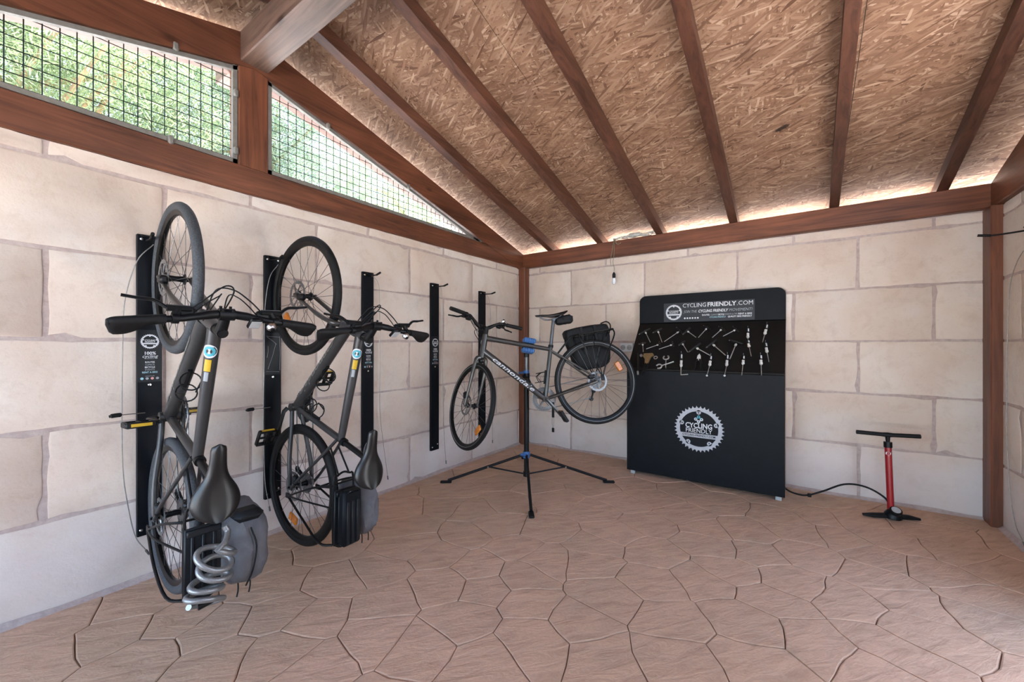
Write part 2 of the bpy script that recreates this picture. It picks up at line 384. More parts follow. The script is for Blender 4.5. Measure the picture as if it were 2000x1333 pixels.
for i, s in enumerate(FP):
    poly = [V(0, YF-0.3), V(W, YF-0.3), V(W, 0), V(0, 0)]
    near = sorted(range(len(FP)), key=lambda j: (FP[j]-s)@(FP[j]-s))[1:22]
    for j in near:
        n = FP[j]-s; poly = clip(poly, (FP[j]+s)/2, n)
        if len(poly) < 3: break
    if len(poly) < 3: continue
    pts = []
    for k in range(len(poly)):
        a, b_ = poly[k], poly[(k+1) % len(poly)]; L = np.linalg.norm(b_-a); n = max(1, int(L/0.055))
        pts += [a+(b_-a)*t/n for t in range(n)]
    if len(pts) < 4: continue
    pts = [wob(p) for p in pts]
    pts = [V(min(max(p[0], 0), W), min(max(p[1], YF-0.3), 0)) for p in pts]
    c = sum(pts)/len(pts); n = len(pts)
    def inset(p, dd):
        v = c-p; L = np.linalg.norm(v); return p + v*min(dd/(L+1e-9), 0.6)
    tz = rs.uniform(-0.0006, 0.0006); tx, ty = rs.uniform(-0.003, 0.003), rs.uniform(-0.003, 0.003)
    vs = []
    for ring, (dd, z) in enumerate(((0.0016, -0.009), (0.0028, -0.0014), (0.007, 0.0))):
        for p in pts:
            q = inset(p, dd); vs.append((q[0], q[1], z + (tz + tx*(q[0]-c[0]) + ty*(q[1]-c[1]) if ring else 0)))
    fs = [(r*n+k, r*n+(k+1) % n, (r+1)*n+(k+1) % n, (r+1)*n+k) for r in (0, 1) for k in range(n)] + [tuple(2*n+k for k in range(n))]
    MB().add(vs, fs).build('flagstone', 'stamped_concrete', floor, smooth=False, fix=False)

# ---- block walls
def rough_rect(x0, x1, z0, z1, r):
    # ragged outline: mortar smeared over the edges, chipped corners
    pts = []
    cor = [(x0, z0), (x1, z0), (x1, z1), (x0, z1)]
    for e in range(4):
        a, b_ = V(*cor[e]), V(*cor[(e+1) % 4]); L = np.linalg.norm(b_-a); t = (b_-a)/L; nrm = V(-t[1], t[0])
        n = max(2, int(L/0.05)); base = r.uniform(0.000, 0.003)
        chip0 = r.choice([0, 0, 0, 0.006, 0.012, 0.025, 0.045]) if L > 0.2 else 0.003; cw = r.uniform(0.05, 0.16)
        for k in range(n):
            u = k/n; off = base + abs(r.gauss(0, 0.002)) + 0.013*max(0, noise.noise(Vector((a[0]*3+u*L*4, a[1]*5+e, 1.7+e))))
            off += chip0*max(0, 1-u*L/cw) if k else 0.004
            pts.append(a + t*L*u + nrm*min(off, 0.06) + (t*0.006 if k == 0 else 0))
    return pts
def block_wall(name, rows, spans, zbase, mapf, mort, r, label):
    wobj = MB().box(*mort).build(name, 'mortar', smooth=False)
    tag(wobj, label, 'wall', kind='structure')
    for ri in range(len(rows)-1):
        z0, z1 = rows[ri]+0.0035, rows[ri+1]-0.0035
        for a, b_ in spans(ri):
            if b_-a < 0.03 or z1-z0 < 0.02: continue
            P = rough_rect(a+0.0035, b_-0.0035, z0, z1, r); n = len(P); c = sum(P)/n
            pr = r.uniform(0.003, 0.006); vs = []
            for dd, h in ((0, -0.01), (0.0, pr*0.5), (0.006, pr)):
                for p in P:
                    v = c-p; L = np.linalg.norm(v); q = p+v*min(dd/L, 0.5); vs.append(mapf(q[0], q[1], h))
            fs = [(k2*n+k, k2*n+(k+1) % n, (k2+1)*n+(k+1) % n, (k2+1)*n+k) for k2 in (0, 1) for k in range(n)] + [tuple(2*n+k for k in range(n))]
            MB().add(vs, fs).build('block', 'sandstone', wobj, smooth=True, fix=True)
    return wobj
def bond(lo, hi, off):
    def f(ri):
        o_ = off + (0.4 if ri % 2 == 0 else 0.0)
        k = math.floor((lo-o_)/0.8); e = [lo]
        x = o_ + k*0.8
        while x < hi:
            if x > lo+0.02: e.append(x)
            x += 0.8
        e.append(hi); return list(zip(e[:-1], e[1:]))
    return f
ROWS = [0.0, 0.397, 0.789, 1.184, 1.58, 1.97, 2.05]
WT = 0.006
wl = block_wall('wall_left', ROWS, bond(YF, 0.0, -3.722), 0, lambda u, z, h: (-WT+h, u, z), ((-0.2, YF, -0.06), (-WT, 0.15, 2.05)), random.Random(11), 'left wall of large pale sandstone blocks under a mesh gable')
wb = block_wall('wall_back', ROWS, bond(0.0, W, 0.2226), 0, lambda u, z, h: (u, WT-h, z), ((-0.2, WT, -0.06), (W+0.2, 0.16, 2.05)), random.Random(12), 'back wall of large pale sandstone blocks behind the tool station')
# unseen opening added in the right wall to brighten the left wall (y -2.2..-1.4)
wr = block_wall('wall_right', ROWS, (lambda ri: bond(-1.4, 0.0, -3.58)(ri)+bond(YF, -2.2, -3.58)(ri)), 0, lambda u, z, h: (W+WT-h, u, z), ((W+WT, -1.4, -0.06), (W+0.2, 0.15, 2.05)), random.Random(13), 'right wall of pale sandstone blocks seen at the frame edge')
MB().box((W+WT, YF, -0.06), (W+0.2, -2.2, 2.05)).build('masonry_core', 'mortar', wr, smooth=False)
simple('bounce_white', (0.82, 0.81, 0.79), 0.9, 0, 0.05)
MB().box((-0.2, 0.03, 2.045), (W+0.2, 0.17, 2.075), bev=0.004).build('bounce_cap', 'bounce_white', wb, smooth=False)  # unseen white strip added on the wall top to bounce sunlight onto the eave
# mortar fillet along the floor
for nm, par, a, b_, nrm in (('mortar_fillet', wl, (0, YF), (0, 0), (1, 0)), ('mortar_fillet', wb, (0, 0), (W, 0), (0, -1)), ('mortar_fillet', wr, (W, -1.4), (W, 0), (-1, 0))):
    a = V(*a); b_ = V(*b_); n_ = V(*nrm); N = 60; vs = []; fs = []
    for k in range(N+1):
        p = a+(b_-a)*k/N; h = 0.018+0.016*noise.noise(Vector((p[0]*4, p[1]*4, 9))); w_ = 0.03+0.02*noise.noise(Vector((p[0]*3, p[1]*3, 2)))
        vs += [(p[0], p[1], max(0.006, h)), (p[0]+n_[0]*w_*0.4, p[1]+n_[1]*w_*0.4, h*0.35), (p[0]+n_[0]*w_, p[1]+n_[1]*w_, -0.002), (p[0], p[1], -0.01)]
    for k in range(N):
        for j in range(3): fs.append((4*k+j, 4*k+j+1, 4*k+5+j, 4*k+4+j))
    MB().add(vs, fs).build(nm, 'mortar', par)

# ---- timber: plates, posts, gables
def beam(name, lo, hi, mat, parent, bev=0.006): return MB().box(lo, hi, bev=bev).build(name, mat, parent, smooth=False)
beam('wall_plate', (-0.11, YF-0.1, 2.043), (0.02, 0.12, 2.20), 'wood_y', wl)
beam('wall_plate', (-0.12, -0.052, 2.048), (W+0.12, 0.03, 2.208), 'wood_x', wb)
beam('wall_plate', (W-0.03, YF-0.1, 2.045), (W+0.11, -0.055, 2.205), 'wood_y', wr)
beam('post', (-0.02, -0.10, -0.01), (0.078, 0.02, 2.047), 'wood_z', wb)
beam('post', (W-0.05, -0.135, -0.01), (W+0.03, 0.02, 2.047), 'wood_z', wr)
def sloped(name, x0, x1, k0, k1, ya, yb, mat, parent, cl=None):
    # board in the plane of the roof slope between heights k0-SL*y and k1-SL*y (mirrored past the ridge)
    P = [(ya, k0-SL*ya), (yb, k0-SL*yb), (yb, k1-SL*yb), (ya, k1-SL*ya)]
    mir = lambda y: y
    return P
def slope_beam(name, x0, x1, k0, k1, y0, y1, mat, parent, near=False, dx=0.0):
    # x0..x1 at the eave, shifted by dx at the ridge
    zz = lambda k, y: k - SL*y
    vs = []
    for (y, k) in ((y0, k0), (y1, k0), (y1, k1), (y0, k1)):
        yy = 2*RIDGE - y if near else y
        t = (y-0.0)/(RIDGE)
        for x in (x0+dx*t, x1+dx*t): vs.append((x, yy, zz(k, y)))
    fs = [(0, 1, 3, 2), (2, 3, 5, 4), (4, 5, 7, 6), (6, 7, 1, 0), (0, 2, 4, 6), (1, 7, 5, 3)]
    return MB().add(vs, fs).build(name, mat, parent, smooth=False)
for wall, x0, x1 in ((wl, -0.11, 0.02), (wr, W-0.02, W+0.11)):
    for near in (False, True):
        slope_beam('gable_rafter', x0-0.004, x1+0.004, 2.004, 2.198, 0.02, RIDGE, 'wood_y', wall, near)
    beam('king_post', (x0, RIDGE-0.082, 2.195), (x1-0.002, RIDGE+0.078, 2.83), 'wood_z', wall)
# ---- ceiling: ridge, rafters, OSB boards
ceil = empty('ceiling', (0, RIDGE, 3.07)); tag(ceil, 'open timber ceiling of stained rafters under strand board', 'ceiling', kind='structure')
def ch(o): o.parent = ceil; o.matrix_parent_inverse = Matrix.Translation((0, -RIDGE, -3.07)); return o
ch(beam('ridge_beam', (-0.35, -2.985, 2.80), (W+0.35, -2.835, 2.972), 'ridge_wood', None))
ch(beam('eave_beam', (-0.11, YF-0.02, 2.048), (W+0.11, YF+0.12, 2.208), 'wood_x', None))
RAF = [(0.355, 0.42, 0.0), (0.945, 1.01, 0), (1.545, 1.61, 0), (2.165, 2.23, 0), (2.848, 2.908, -0.06), (3.425, 3.485, -0.05)]
for x0, x1, dx in RAF:
    for near in (False, True):
        ch(slope_beam('rafter', x0, x1, 2.197, 2.282, 0.12, RIDGE, 'rafter_wood', None, near, dx))
for near in (False, True):
    rows = [0.14, -0.622, -1.87, RIDGE]
    for ri in range(3):
        cuts = [-0.34, 1.28+0.62*(ri % 2), W+0.34] if ri != 1 else [-0.34, 0.40, 2.90, W+0.34]
        for x0, x1 in zip(cuts[:-1], cuts[1:]):
            y0, y1 = rows[ri]-0.0015, rows[ri+1]+0.0015
            ch(slope_beam('strand_board', x0+0.0015, x1-0.0015, 2.281, 2.296, y0, y1, 'osb', None, near))
    # roof covering above the boards keeps daylight out of the seams
    ch(slope_beam('roof_covering', -0.36, W+0.36, 2.297, 2.33, 0.15, RIDGE-0.0, 'gravel', None, near))

# ---- gable windows with welded mesh
def gable_window(name, y0, y1, near, label):
    root = empty(name, (0, (y0+y1)/2, 2.2)); tag(root, label, 'window', kind='structure')
    inv = Matrix.Translation((0, -(y0+y1)/2, -2.2))
    def ad(o): o.parent = root; o.matrix_parent_inverse = inv; return o
    top = (lambda y: 2.004 - SL*(2*RIDGE-y) - 0.004) if near else (lambda y: 2.004 - SL*y - 0.004)
    zb = 2.203
    if near: poly = [(y0, zb), (y1, zb), (y1, top(y1)), (y0, top(y0))]
    else: poly = [(y0, zb), (y1, zb), (y0, top(y0))]
    cen = V(sum(p[0] for p in poly)/len(poly), sum(p[1] for p in poly)/len(poly))
    fw = 0.022
    for k in range(len(poly)):
        a, b_ = V(*poly[k]), V(*poly[(k+1) % len(poly)]); t = (b_-a)/np.linalg.norm(b_-a); nr = V(-t[1], t[0])
        mb = MB()
        P = [a+nr*0.0, b_+nr*0.0, b_+nr*fw, a+nr*fw]
        mb.prism([tuple(p) for p in P], -0.012, 0.012, axes=(1, 2, 0))
        ad(mb.build('frame_bar', 'frame_metal', None, smooth=False))
    # wires
    sp = 0.0515
    y = y0+0.03
    while y < y1-0.012:
        zt = top(y)-0.006
        if zt > zb+0.02: ad(MB().tube([(-0.018, y, zb+0.004), (-0.018, y, zt)], 0.0023, 6).build('mesh_wire', 'mesh_wire'))
        y += sp
    z = zb+0.035
    while z < top(y0 if not near else y1)-0.012:
        if near: ya = max(y0, 2*RIDGE + (z-2.004+0.004)/SL + 0.02) if z > top(y0) else y0; yb = y1
        else: ya = y0; yb = min(y1, -(z-2.004+0.004)/SL - 0.02)
        ad(MB().tube([(-0.021, ya+0.004, z), (-0.021, yb-0.004, z)], 0.0023, 6).build('mesh_wire', 'mesh_wire'))
        z += 0.0505
    return root, ad
w1, ad1 = gable_window('window_1', -5.2, -2.997, True, 'trapezoid mesh window in the gable left of the king post')
w2, ad2 = gable_window('window_2', -2.832, -0.79, False, 'triangular mesh window in the gable right of the king post')
for ad, pts_ in ((ad1, ((-3.006, 2.60), (-3.006, 2.27), (-3.28, 2.70), (-3.30, 2.21))), (ad2, ((-2.45, 2.655), (-1.75, 2.462)))):
    for y, z in pts_:
        ad(MB().box((0.008, y-0.012, z-0.022), (0.03, y+0.012, z+0.022), bev=0.006).build('clip', 'frame_metal'))
#PART2
# ------------------------------------------------------------------ bicycles
def rot_about(p, axis, ang):
    return Matrix.Translation(p) @ Matrix.Rotation(ang, 4, axis) @ Matrix.Translation(-Vector(p))
WHEEL_MESH = {}
def wheel_meshes(R, key, tw, tyre_mat, stripe):
    if key in WHEEL_MESH: return WHEEL_MESH[key]
    d = {}
    prof = []
    rm = R - tw
    for k in range(12):
        a = 2*PI*k/12; rr = tw*(1.0 if abs(math.cos(a)) < 0.95 else 1.02)
        prof.append((rm+rr*math.cos(a), rr*0.98*math.sin(a)))
    d['tyre'] = MB().lathe(prof, 'y', 64).mesh('tyre', tyre_mat, True)
    ri = rm-tw
    d['rim'] = MB().lathe([(ri+0.010, 0.0125), (ri-0.004, 0.0125), (ri-0.016, 0.007), (ri-0.018, 0), (ri-0.016, -0.007), (ri-0.004, -0.0125), (ri+0.010, -0.0125)], 'y', 64).mesh('rim', 'rim_black', True)
    d['ri'] = ri-0.016
    if stripe:
        mb = MB()
        for s in (-1, 1):
            mb.lathe([(rm-tw*0.55, s*tw*0.90), (rm-tw*0.40, s*tw*0.975), (rm-tw*0.40, s*(tw*0.975+0.0006)), (rm-tw*0.55, s*(tw*0.90+0.0008))], 'y', 64)
        d['stripe'] = mb.mesh('reflective_stripe', 'grey_print', True)
    WHEEL_MESH[key] = d; return d
SPOKE = {}
def make_wheel(root, name, c, R, tw, rear, M, style, nsp=28, refl=None, phase=0.0):
    key = (R, tw, style['tyre'], style.get('stripe', False)); dm = wheel_meshes(R, key, tw, style['tyre'], style.get('stripe', False))
    T = Matrix.Translation((c[0], 0, c[1]))
    hub = MB()
    hw = 0.032
    hub.lathe([(0.009, -0.05), (0.012, -hw-0.004), (0.024, -hw-0.003), (0.024, -hw), (0.014, -hw+0.006), (0.012, 0), (0.014, hw-0.006), (0.024, hw), (0.024, hw+0.003), (0.012, hw+0.004), (0.009, 0.05)], 'y', 20, closed=False)
    ax = 0.068 if rear else 0.056
    hub.lathe([(0.006, -ax-0.008), (0.006, ax+0.008)], 'y', 10, closed=False)
    w = hub.build(name, 'black_metal', root); w.matrix_local = M @ T
    inst('tyre', dm['tyre'], w); inst('rim', dm['rim'], w)
    if 'stripe' in dm: inst('reflective_stripe', dm['stripe'], w)
    # spokes: crossed pattern, one shared mesh per wheel size
    rh = 0.022; L2 = dm['ri']
    for k in range(nsp):
        side = 1 if k % 2 else -1; a = 2*PI*k/nsp + phase; cross = 0.62*(1 if (k//2) % 2 else -1)
        p0 = V(rh*math.cos(a+cross*1.7), side*hw, rh*math.sin(a+cross*1.7)); p1 = V(L2*math.cos(a), side*0.003, L2*math.sin(a))
        L = float(np.linalg.norm(p1-p0)); kk = round(L, 3)
        if kk not in SPOKE: SPOKE[kk] = MB().tube([(0, 0, 0), (kk, 0, 0)], 0.0012, 5, cap=False).mesh('spoke', 'spoke_steel', True, False)
        xax = (p1-p0)/L; inst('spoke', SPOKE[kk], w, frame_M(p0, xax, (0.01, 1, 0.02)))
    # brake disc on the left
    rot = MB(); y = 0.043
    N = 36; vs = []; fs = []
    for k in range(N):
        a = 2*PI*k/N; ro = 0.080 + (0.002 if k % 2 else -0.001); ri_ = 0.064 + (0.0015 if (k//2) % 2 else -0.0015)
        for r_, yy in ((ro, y-0.001), (ri_, y-0.001), (ri_, y+0.001), (ro, y+0.001)): vs.append((r_*math.cos(a), yy, r_*math.sin(a)))
    for k in range(N):
        k2 = (k+1) % N
        for j in range(4): fs.append((4*k+j, 4*k+(j+1) % 4, 4*k2+(j+1) % 4, 4*k2+j))
    rot.add(vs, fs)
    for k in range(6):
        a = k*PI/3; rot.tube([(0.02*math.cos(a), y, 0.02*math.sin(a)), (0.066*math.cos(a+0.5), y, 0.066*math.sin(a+0.5))], (0.0035), 5)
    rot.lathe([(0.022, y-0.002), (0.022, y+0.002)], 'y', 16, closed=False)
    rot.build('brake_disc', 'steel', w)
    if rear:
        cs = MB()
        for k in range(9):
            r_ = 0.058-0.004*k; yy = -0.030-0.0038*k
            pr = [(r_*(1.03 if j % 2 else 0.97)*math.cos(2*PI*j/40), r_*(1.03 if j % 2 else 0.97)*math.sin(2*PI*j/40)) for j in range(40)]
            cs.prism(pr, yy-0.001, yy+0.001, axes=(0, 2, 1))
        cs.build('cassette', 'steel', w, smooth=False)
    if refl is not None:
        a = refl; rr = dm['ri']*0.80
        mb = MB().box((-0.024, -0.008, -0.042), (0.024, 0.008, 0.042), bev=0.007)
        o = mb.build('reflector', 'orange_reflector', w); o.matrix_local = Matrix.Rotation(-a, 4, 'Y') @ Matrix.Translation((rr, 0.0, 0)) @ Matrix.Rotation(0.0, 4, 'Y')
    return w
def tube_text(mb, p0, p1, side, r, s0=0.0):
    # wrap flat lettering onto a round tube: x runs p0 -> p1, y wraps round towards 'up', face on 'side'
    p0, p1, side = V(*p0), V(*p1), V(*side); t = (p1-p0)/np.linalg.norm(p1-p0); side = side-t*(side@t); side /= np.linalg.norm(side); up = np.cross(side, t)
    out = []
    for x, y, z in mb.v:
        a = y/r; out.append(tuple(p0+t*(x+s0)+(side*math.cos(a)+up*math.sin(a))*(r+0.0007+z)))
    mb.v = out; return mb
def saddle_mesh(L=0.27, w=0.19, nose=0.042, th=0.05):
    N, K = 26, 14; vs = []; fs = []
    for i in range(N+1):
        u = i/N; x = L*(0.5-u)           # u=0 nose
        e = min(1, (u/0.05))**0.5 if u < 0.05 else math.sqrt(max(0.0, 1-((u-0.72)/0.285)**2)) if u > 0.72 else 1
        s = 1/(1+math.exp(-(u-0.53)*13)); hw = (nose/2*(1+0.25*u) + (w/2-nose/2)*s)*max(0.12, e)
        ztop = 0.012*math.cos(u*PI*1.3) + 0.02*s*u + 0.004
        drop = th*(0.55+0.45*s)*max(0.45, e)
        for k in range(K+1):
            v = -1+2*k/K; a = v*PI*0.60
            y = hw*math.sin(a)/math.sin(min(PI/2, PI*0.6)); z = ztop - drop*(1-math.cos(a))*0.62 - 0.006*math.exp(-(v/0.16)**2)*s
            vs.append((x, y, z))
        vs.append((x, 0, ztop-drop*0.85))
    M = K+2
    for i in range(N):
        for k in range(M):
            k2 = (k+1) % M; fs.append((i*M+k, (i+1)*M+k, (i+1)*M+k2, i*M+k2))
    fs += [tuple(range(M)), tuple(N*M+k for k in range(M-1, -1, -1))]
    return MB().add(vs, fs)
def blob(c, size, name, mat, parent, e=0.55, nz=0.012, seed=0, taper=0.0, n=(24, 16)):
    vs = []; fs = []; A, B = n
    sg = lambda v, p: math.copysign(abs(v)**p, v)
    for i in range(B+1):
        ph = -PI/2+PI*i/B
        for k in range(A):
            th = 2*PI*k/A
            x = sg(math.cos(ph), e)*sg(math.cos(th), e); y = sg(math.cos(ph), e)*sg(math.sin(th), e); z = sg(math.sin(ph), e)
            s = 1-taper*z; d = nz*(noise.noise(Vector((x*2.2+seed, y*2.2, z*2.2)))+0.5*noise.noise(Vector((x*5+seed, y*5, z*5))))
            vs.append((c[0]+(size[0]/2*s+d)*x, c[1]+(size[1]/2+d)*y, c[2]+(size[2]/2+d)*z))
    for i in range(B):
        for k in range(A): fs.append((i*A+k, i*A+(k+1) % A, (i+1)*A+(k+1) % A, (i+1)*A+k))
    return MB().add(vs, fs).build(name, mat, parent, smooth=True, fix=True)
def bottle_cage(root, p, t, out):
    # p on tube surface, t along tube (up), out away from tube
    p, t, out = V(*p), V(*t), V(*out); t /= np.linalg.norm(t); out -= t*(out@t); out /= np.linalg.norm(out); s = np.cross(t, out); mb = MB()
    r = 0.037
    for dz, full in ((0.0, True), (0.075, True)):
        ring = [p+t*(dz+0.012*math.cos(a))+out*(r+0.006-r*math.cos(a))+s*r*math.sin(a) for a in np.linspace(0, 2*PI, 19)]
        mb.tube(ring, 0.0032, 6, cap=False)
    mb.tube([p+out*0.004-t*0.01, p+out*0.004+t*0.10], (0.009), 6)
    for sg in (-1, 1):
        mb.tube([p+out*(r+0.006)+s*sg*r, p+t*0.04+out*(2*r)+s*sg*r*0.5, p+t*0.075+out*(r+0.006)+s*sg*r], 0.0032, 6)
    return mb.build('bottle_cage', 'black_metal', root)
def bicycle(name, Rm, pos, q, st, style):
    root = empty(name)
    M = Matrix([list(Rm[i])+[pos[i]] for i in range(3)]+[[0, 0, 0, 1]]); root.matrix_world = M
    wb_, R, bw = q['wb'], q['R'], q['bw']
    ha = math.radians(q['ha']); dS = V(-math.cos(ha), math.sin(ha)); nS = V(math.sin(ha), math.cos(ha))
    A0 = V(wb_, 0)-0.045*nS
    l3 = lambda a, y=0.0: V(a[0], y, a[1])
    hb = A0+(0.412)*dS; ht = hb+q['ht']*dS; stt = ht+0.035*dS; crown = A0+0.40*dS
    sa = math.radians(q['sang']); bar = stt+q['stem']*(nS*math.cos(sa)+dS*math.sin(sa))
    bb = V(q['bbx'], -0.065); sd = V(-math.cos(math.radians(73)), math.sin(math.radians(73))); sc = bb+q['st']*sd; sad = bb+q['sh']*sd
    SM = rot_about((A0[0], 0, A0[1]), Vector((dS[0], 0, dS[1])), st)
    S = lambda p: V(*(SM @ Vector(p)))
    fm = style['frame']; tk = style.get('thick', 1.0)
    # frame
    fr = MB()
    fr.tube([l3(hb), l3(ht)], [0.025, 0.023], 14)
    fr.lathe([(0.027, -0.006), (0.027, 0.006)], 'y', 12, closed=False) if False else None
    dt0 = hb+0.025*dS-0.01*nS; tt0 = ht-0.028*dS-0.008*nS
    rd = 0.026*tk; rt = 0.0195*tk
    fr.tube([l3(dt0), l3(dt0*0.5+bb*0.5), l3(bb)], [(rd, rd*0.92), (rd, rd*0.95), rd*0.9], 16)
    fr.tube([l3(tt0), l3(tt0*0.5+sc*0.5), l3(sc)], [(rt*1.15, rt*1.1), rt, rt*0.85], 16)
    fr.tube([l3(bb), l3(sc+0.03*sd)], 0.0165, 14)
    fr.tube([l3(bb, 0.037), l3(bb, -0.037)], 0.023, 16)
    for s in (-1, 1):
        fr.tube(smooth_path([l3(bb+V(-0.01, 0), s*0.026), l3(bb*0.72, s*0.036), l3(bb*0.35, s*0.058), (0.012, s*0.064, 0.0)], 4), [0.0115]*12+[0.009], 10)
        fr.tube(smooth_path([l3(sc-0.01*sd, s*0.016), l3(sc*0.72, s*0.034), l3(sc*0.25+V(0, 0.01), s*0.060), (0.0, s*0.064, 0.016)], 4), 0.0082, 10)
        fr.box((-0.016, s*0.064-0.004, -0.016), (0.016, s*0.064+0.004, 0.022), bev=0.003)
    frame = fr.build('frame', fm, root)
    # lettering on the down tube, left and right sides
    ddir = (bb-dt0); Ld = float(np.linalg.norm(ddir)); ddir = ddir/Ld
    for s in (1,):
        t_ = text_mb('cannondale', 0.062*style.get('txt', 1.0), 0.008, 'LEFT', 0.0003, 0.25)
        xs = [p[0] for p in t_.v]; k = (Ld*0.66)/(max(xs)-min(xs)); t_.v = [(p[0]*k, p[1]*0.74-0.003, p[2]) for p in t_.v]
        tube_text(t_, l3(dt0), l3(bb), (0, s, 0), rd*0.98, Ld*0.14).build('lettering', style['decal'], frame, smooth=False, fix=False)
    # seat clamp, post, saddle
    MB().tube([l3(sc+0.015*sd), l3(sc+0.036*sd)], 0.0205, 14).build('seat_clamp', 'black_metal', root)
    po = MB().tube([l3(sc+0.02*sd), l3(sad-0.035*sd)], 0.0138, 14)
    po.tube([l3(sad-0.045*sd, 0.025), l3(sad-0.045*sd, -0.025)], 0.012, 10)
    po.build('seat_post', style.get('post', 'black_metal'), root)
    so = saddle_mesh(*style['saddle']).build('saddle', 'saddle_black', root)
    so.matrix_local = Matrix.Translation((sad[0]+0.02, 0, sad[1]+0.004)) @ Matrix.Rotation(style.get('sadtilt', 0.0), 4, 'Y')
    rl = MB()
    for s in (-1, 1):
        rl.tube(smooth_path([(0.10, s*0.012, -0.006), (0.05, s*0.02, -0.036), (-0.04, s*0.022, -0.036), (-0.10, s*0.035, -0.006)], 4), 0.0035, 6)
    rl.build('rail', 'steel', so)
    # fork, stem, bar: steered
    fk = MB(); fk.tube([l3(A0+0.385*dS), l3(hb)], 0.021, 14)
    cr = A0+0.385*dS
    for s in (-1, 1):
        fk.tube(smooth_path([l3(cr, s*0.012), l3(cr-0.02*dS+0.004*nS, s*0.044), l3(cr*0.6+V(wb_, 0)*0.4-0.008*nS, s*0.054), (wb_, s*0.056, 0)], 4), [(0.017, 0.015)]*5+[(0.015, 0.012)]*4+[(0.012, 0.009)]*4, 12)
        fk.box((wb_-0.012, s*0.056-0.005, -0.012), (wb_+0.012, s*0.056+0.005, 0.02), bev=0.003)
    f = fk.build('fork', style['fork'], root); f.matrix_local = SM
    cal = MB().box((-0.035, 0.046, 0.045), (0.0, 0.075, 0.10), bev=0.008).build('brake_caliper', 'black_metal', f); cal.matrix_local = Matrix.Translation((wb_, 0, 0))
    sm = MB(); sm.tube([l3(ht), l3(stt+0.02*dS)], 0.0185, 14); sm.tube([l3(stt), l3(bar)], [0.019, 0.016], 12)
    sm.tube([l3(bar, 0.024), l3(bar, -0.024)], 0.0215, 14)
    for s in (-1, 1):
        for e in (-1, 1): sm.tube([l3(bar+0.014*nS+e*0.015*dS, s*0.015), l3(bar+0.026*nS+e*0.015*dS, s*0.015)], 0.005, 8)
    sm.tube([l3(stt+0.018*dS), l3(stt+0.026*dS)], 0.014, 12)
    so_ = sm.build('stem', 'black_metal', root); so_.matrix_local = SM
    ri, sw = q['rise'], q['sweep']
    def barp(y):
        u = abs(y)/(bw/2); r_ = ri*min(1, max(0, (u-0.12)/0.28)); w_ = sw*max(0, u-0.15)/0.85
        return l3(bar+dS*r_-nS*w_, y)
    ys = [bw/2*v for v in (-1, -0.6, -0.42, -0.3, -0.2, -0.1, 0.1, 0.2, 0.3, 0.42, 0.6, 1)]
    hbar = MB().tube([barp(y) for y in ys], [0.0112]*3+[0.0125]+[0.0158]*4+[0.0125]+[0.0112]*3, 12).build('handlebar', 'black_metal', root); hbar.matrix_local = SM
    for s in (-1, 1):
        g = MB(); y1 = s*(bw/2+0.004); y0 = s*(bw/2-0.132)
        if style.get('ergo'):
            # flared palm-rest grip: narrow inside, wing growing backwards at the outer end
            N = 14; sec = []
            for i in range(N+1):
                u = i/N; p = barp(y0+(y1-y0)*u); w_ = 0.017+0.032*(1-math.cos(PI*min(1, max(0, (u-0.10)/0.62))))/2; ed = math.sqrt(max(0.05, 1-max(0, (u-0.82)/0.18)**2)); w_ *= ed; hgt = (0.0165-0.003*u)*(0.4+0.6*ed)
                cdir = -nS*0.96-dS*0.30; cdir = cdir/np.linalg.norm(cdir); odir = V(-cdir[1], cdir[0])
                for k in range(12):
                    a = 2*PI*k/12; xx = (w_ if math.cos(a) > 0 else 0.0165*(0.5+0.5*ed))*math.cos(a); zz = hgt*(1-0.35*max(0, math.cos(a)))*math.sin(a)
                    sec.append(p+l3(cdir*xx+odir*zz))
            fs = [(i*12+k, i*12+(k+1) % 12, (i+1)*12+(k+1) % 12, (i+1)*12+k) for i in range(N) for k in range(12)]
            fs += [tuple(range(12)), tuple(N*12+k for k in range(11, -1, -1))]
            g.add(sec, fs)
        else:
            g.tube([barp(y0+(y1-y0)*u) for u in (0, 0.06, 0.12, 0.5, 0.9, 1)], [0.0165, 0.0165, 0.0155, 0.0165, 0.016, 0.015], 14)
        g.build('grip', 'black_rubber', hbar)
        yl = s*(bw/2-0.155)
        lv = MB(); p = barp(yl); lv.tube([p+V(0, 0.009, 0), p-V(0, 0.009, 0)], 0.0165, 12)
        fwd = nS*0.86-dS*0.5
        lv.tube([p+l3(fwd*0.012), p+l3(fwd*0.034)+V(0, s*-0.01, 0)], 0.011, 8)
        lv.tube([p+l3(fwd*0.036)+V(0, s*-0.045, 0), p+l3(fwd*0.036)+V(0, s*0.02, 0)], [0.0095, 0.0115], 8)
        lo = lv.build('brake_lever', 'black_metal', hbar)
        MB().tube(smooth_path([p+l3(fwd*0.036)+V(0, s*0.02, 0), p+l3(fwd*0.058)+V(0, s*0.05, 0), p+l3(fwd*0.062)+V(0, s*0.085, 0), p+l3(fwd*0.068)+V(0, s*0.125, 0)], 4), [(0.0075, 0.006)]*9+[(0.006, 0.005)]*4, 8).build('lever_blade', 'black_metal', lo)
        sh = MB().box((-0.018, -0.022, -0.012), (0.018, 0.022, 0.012), bev=0.006); ps = barp(s*(bw/2-0.19))+l3(-dS*0.02+fwd*0.012)
        sh.xf(Matrix.Translation(ps)).build('shifter', 'black_metal', hbar)
        # hose and cable
        a = p+l3(fwd*0.036)+V(0, s*-0.045, 0)
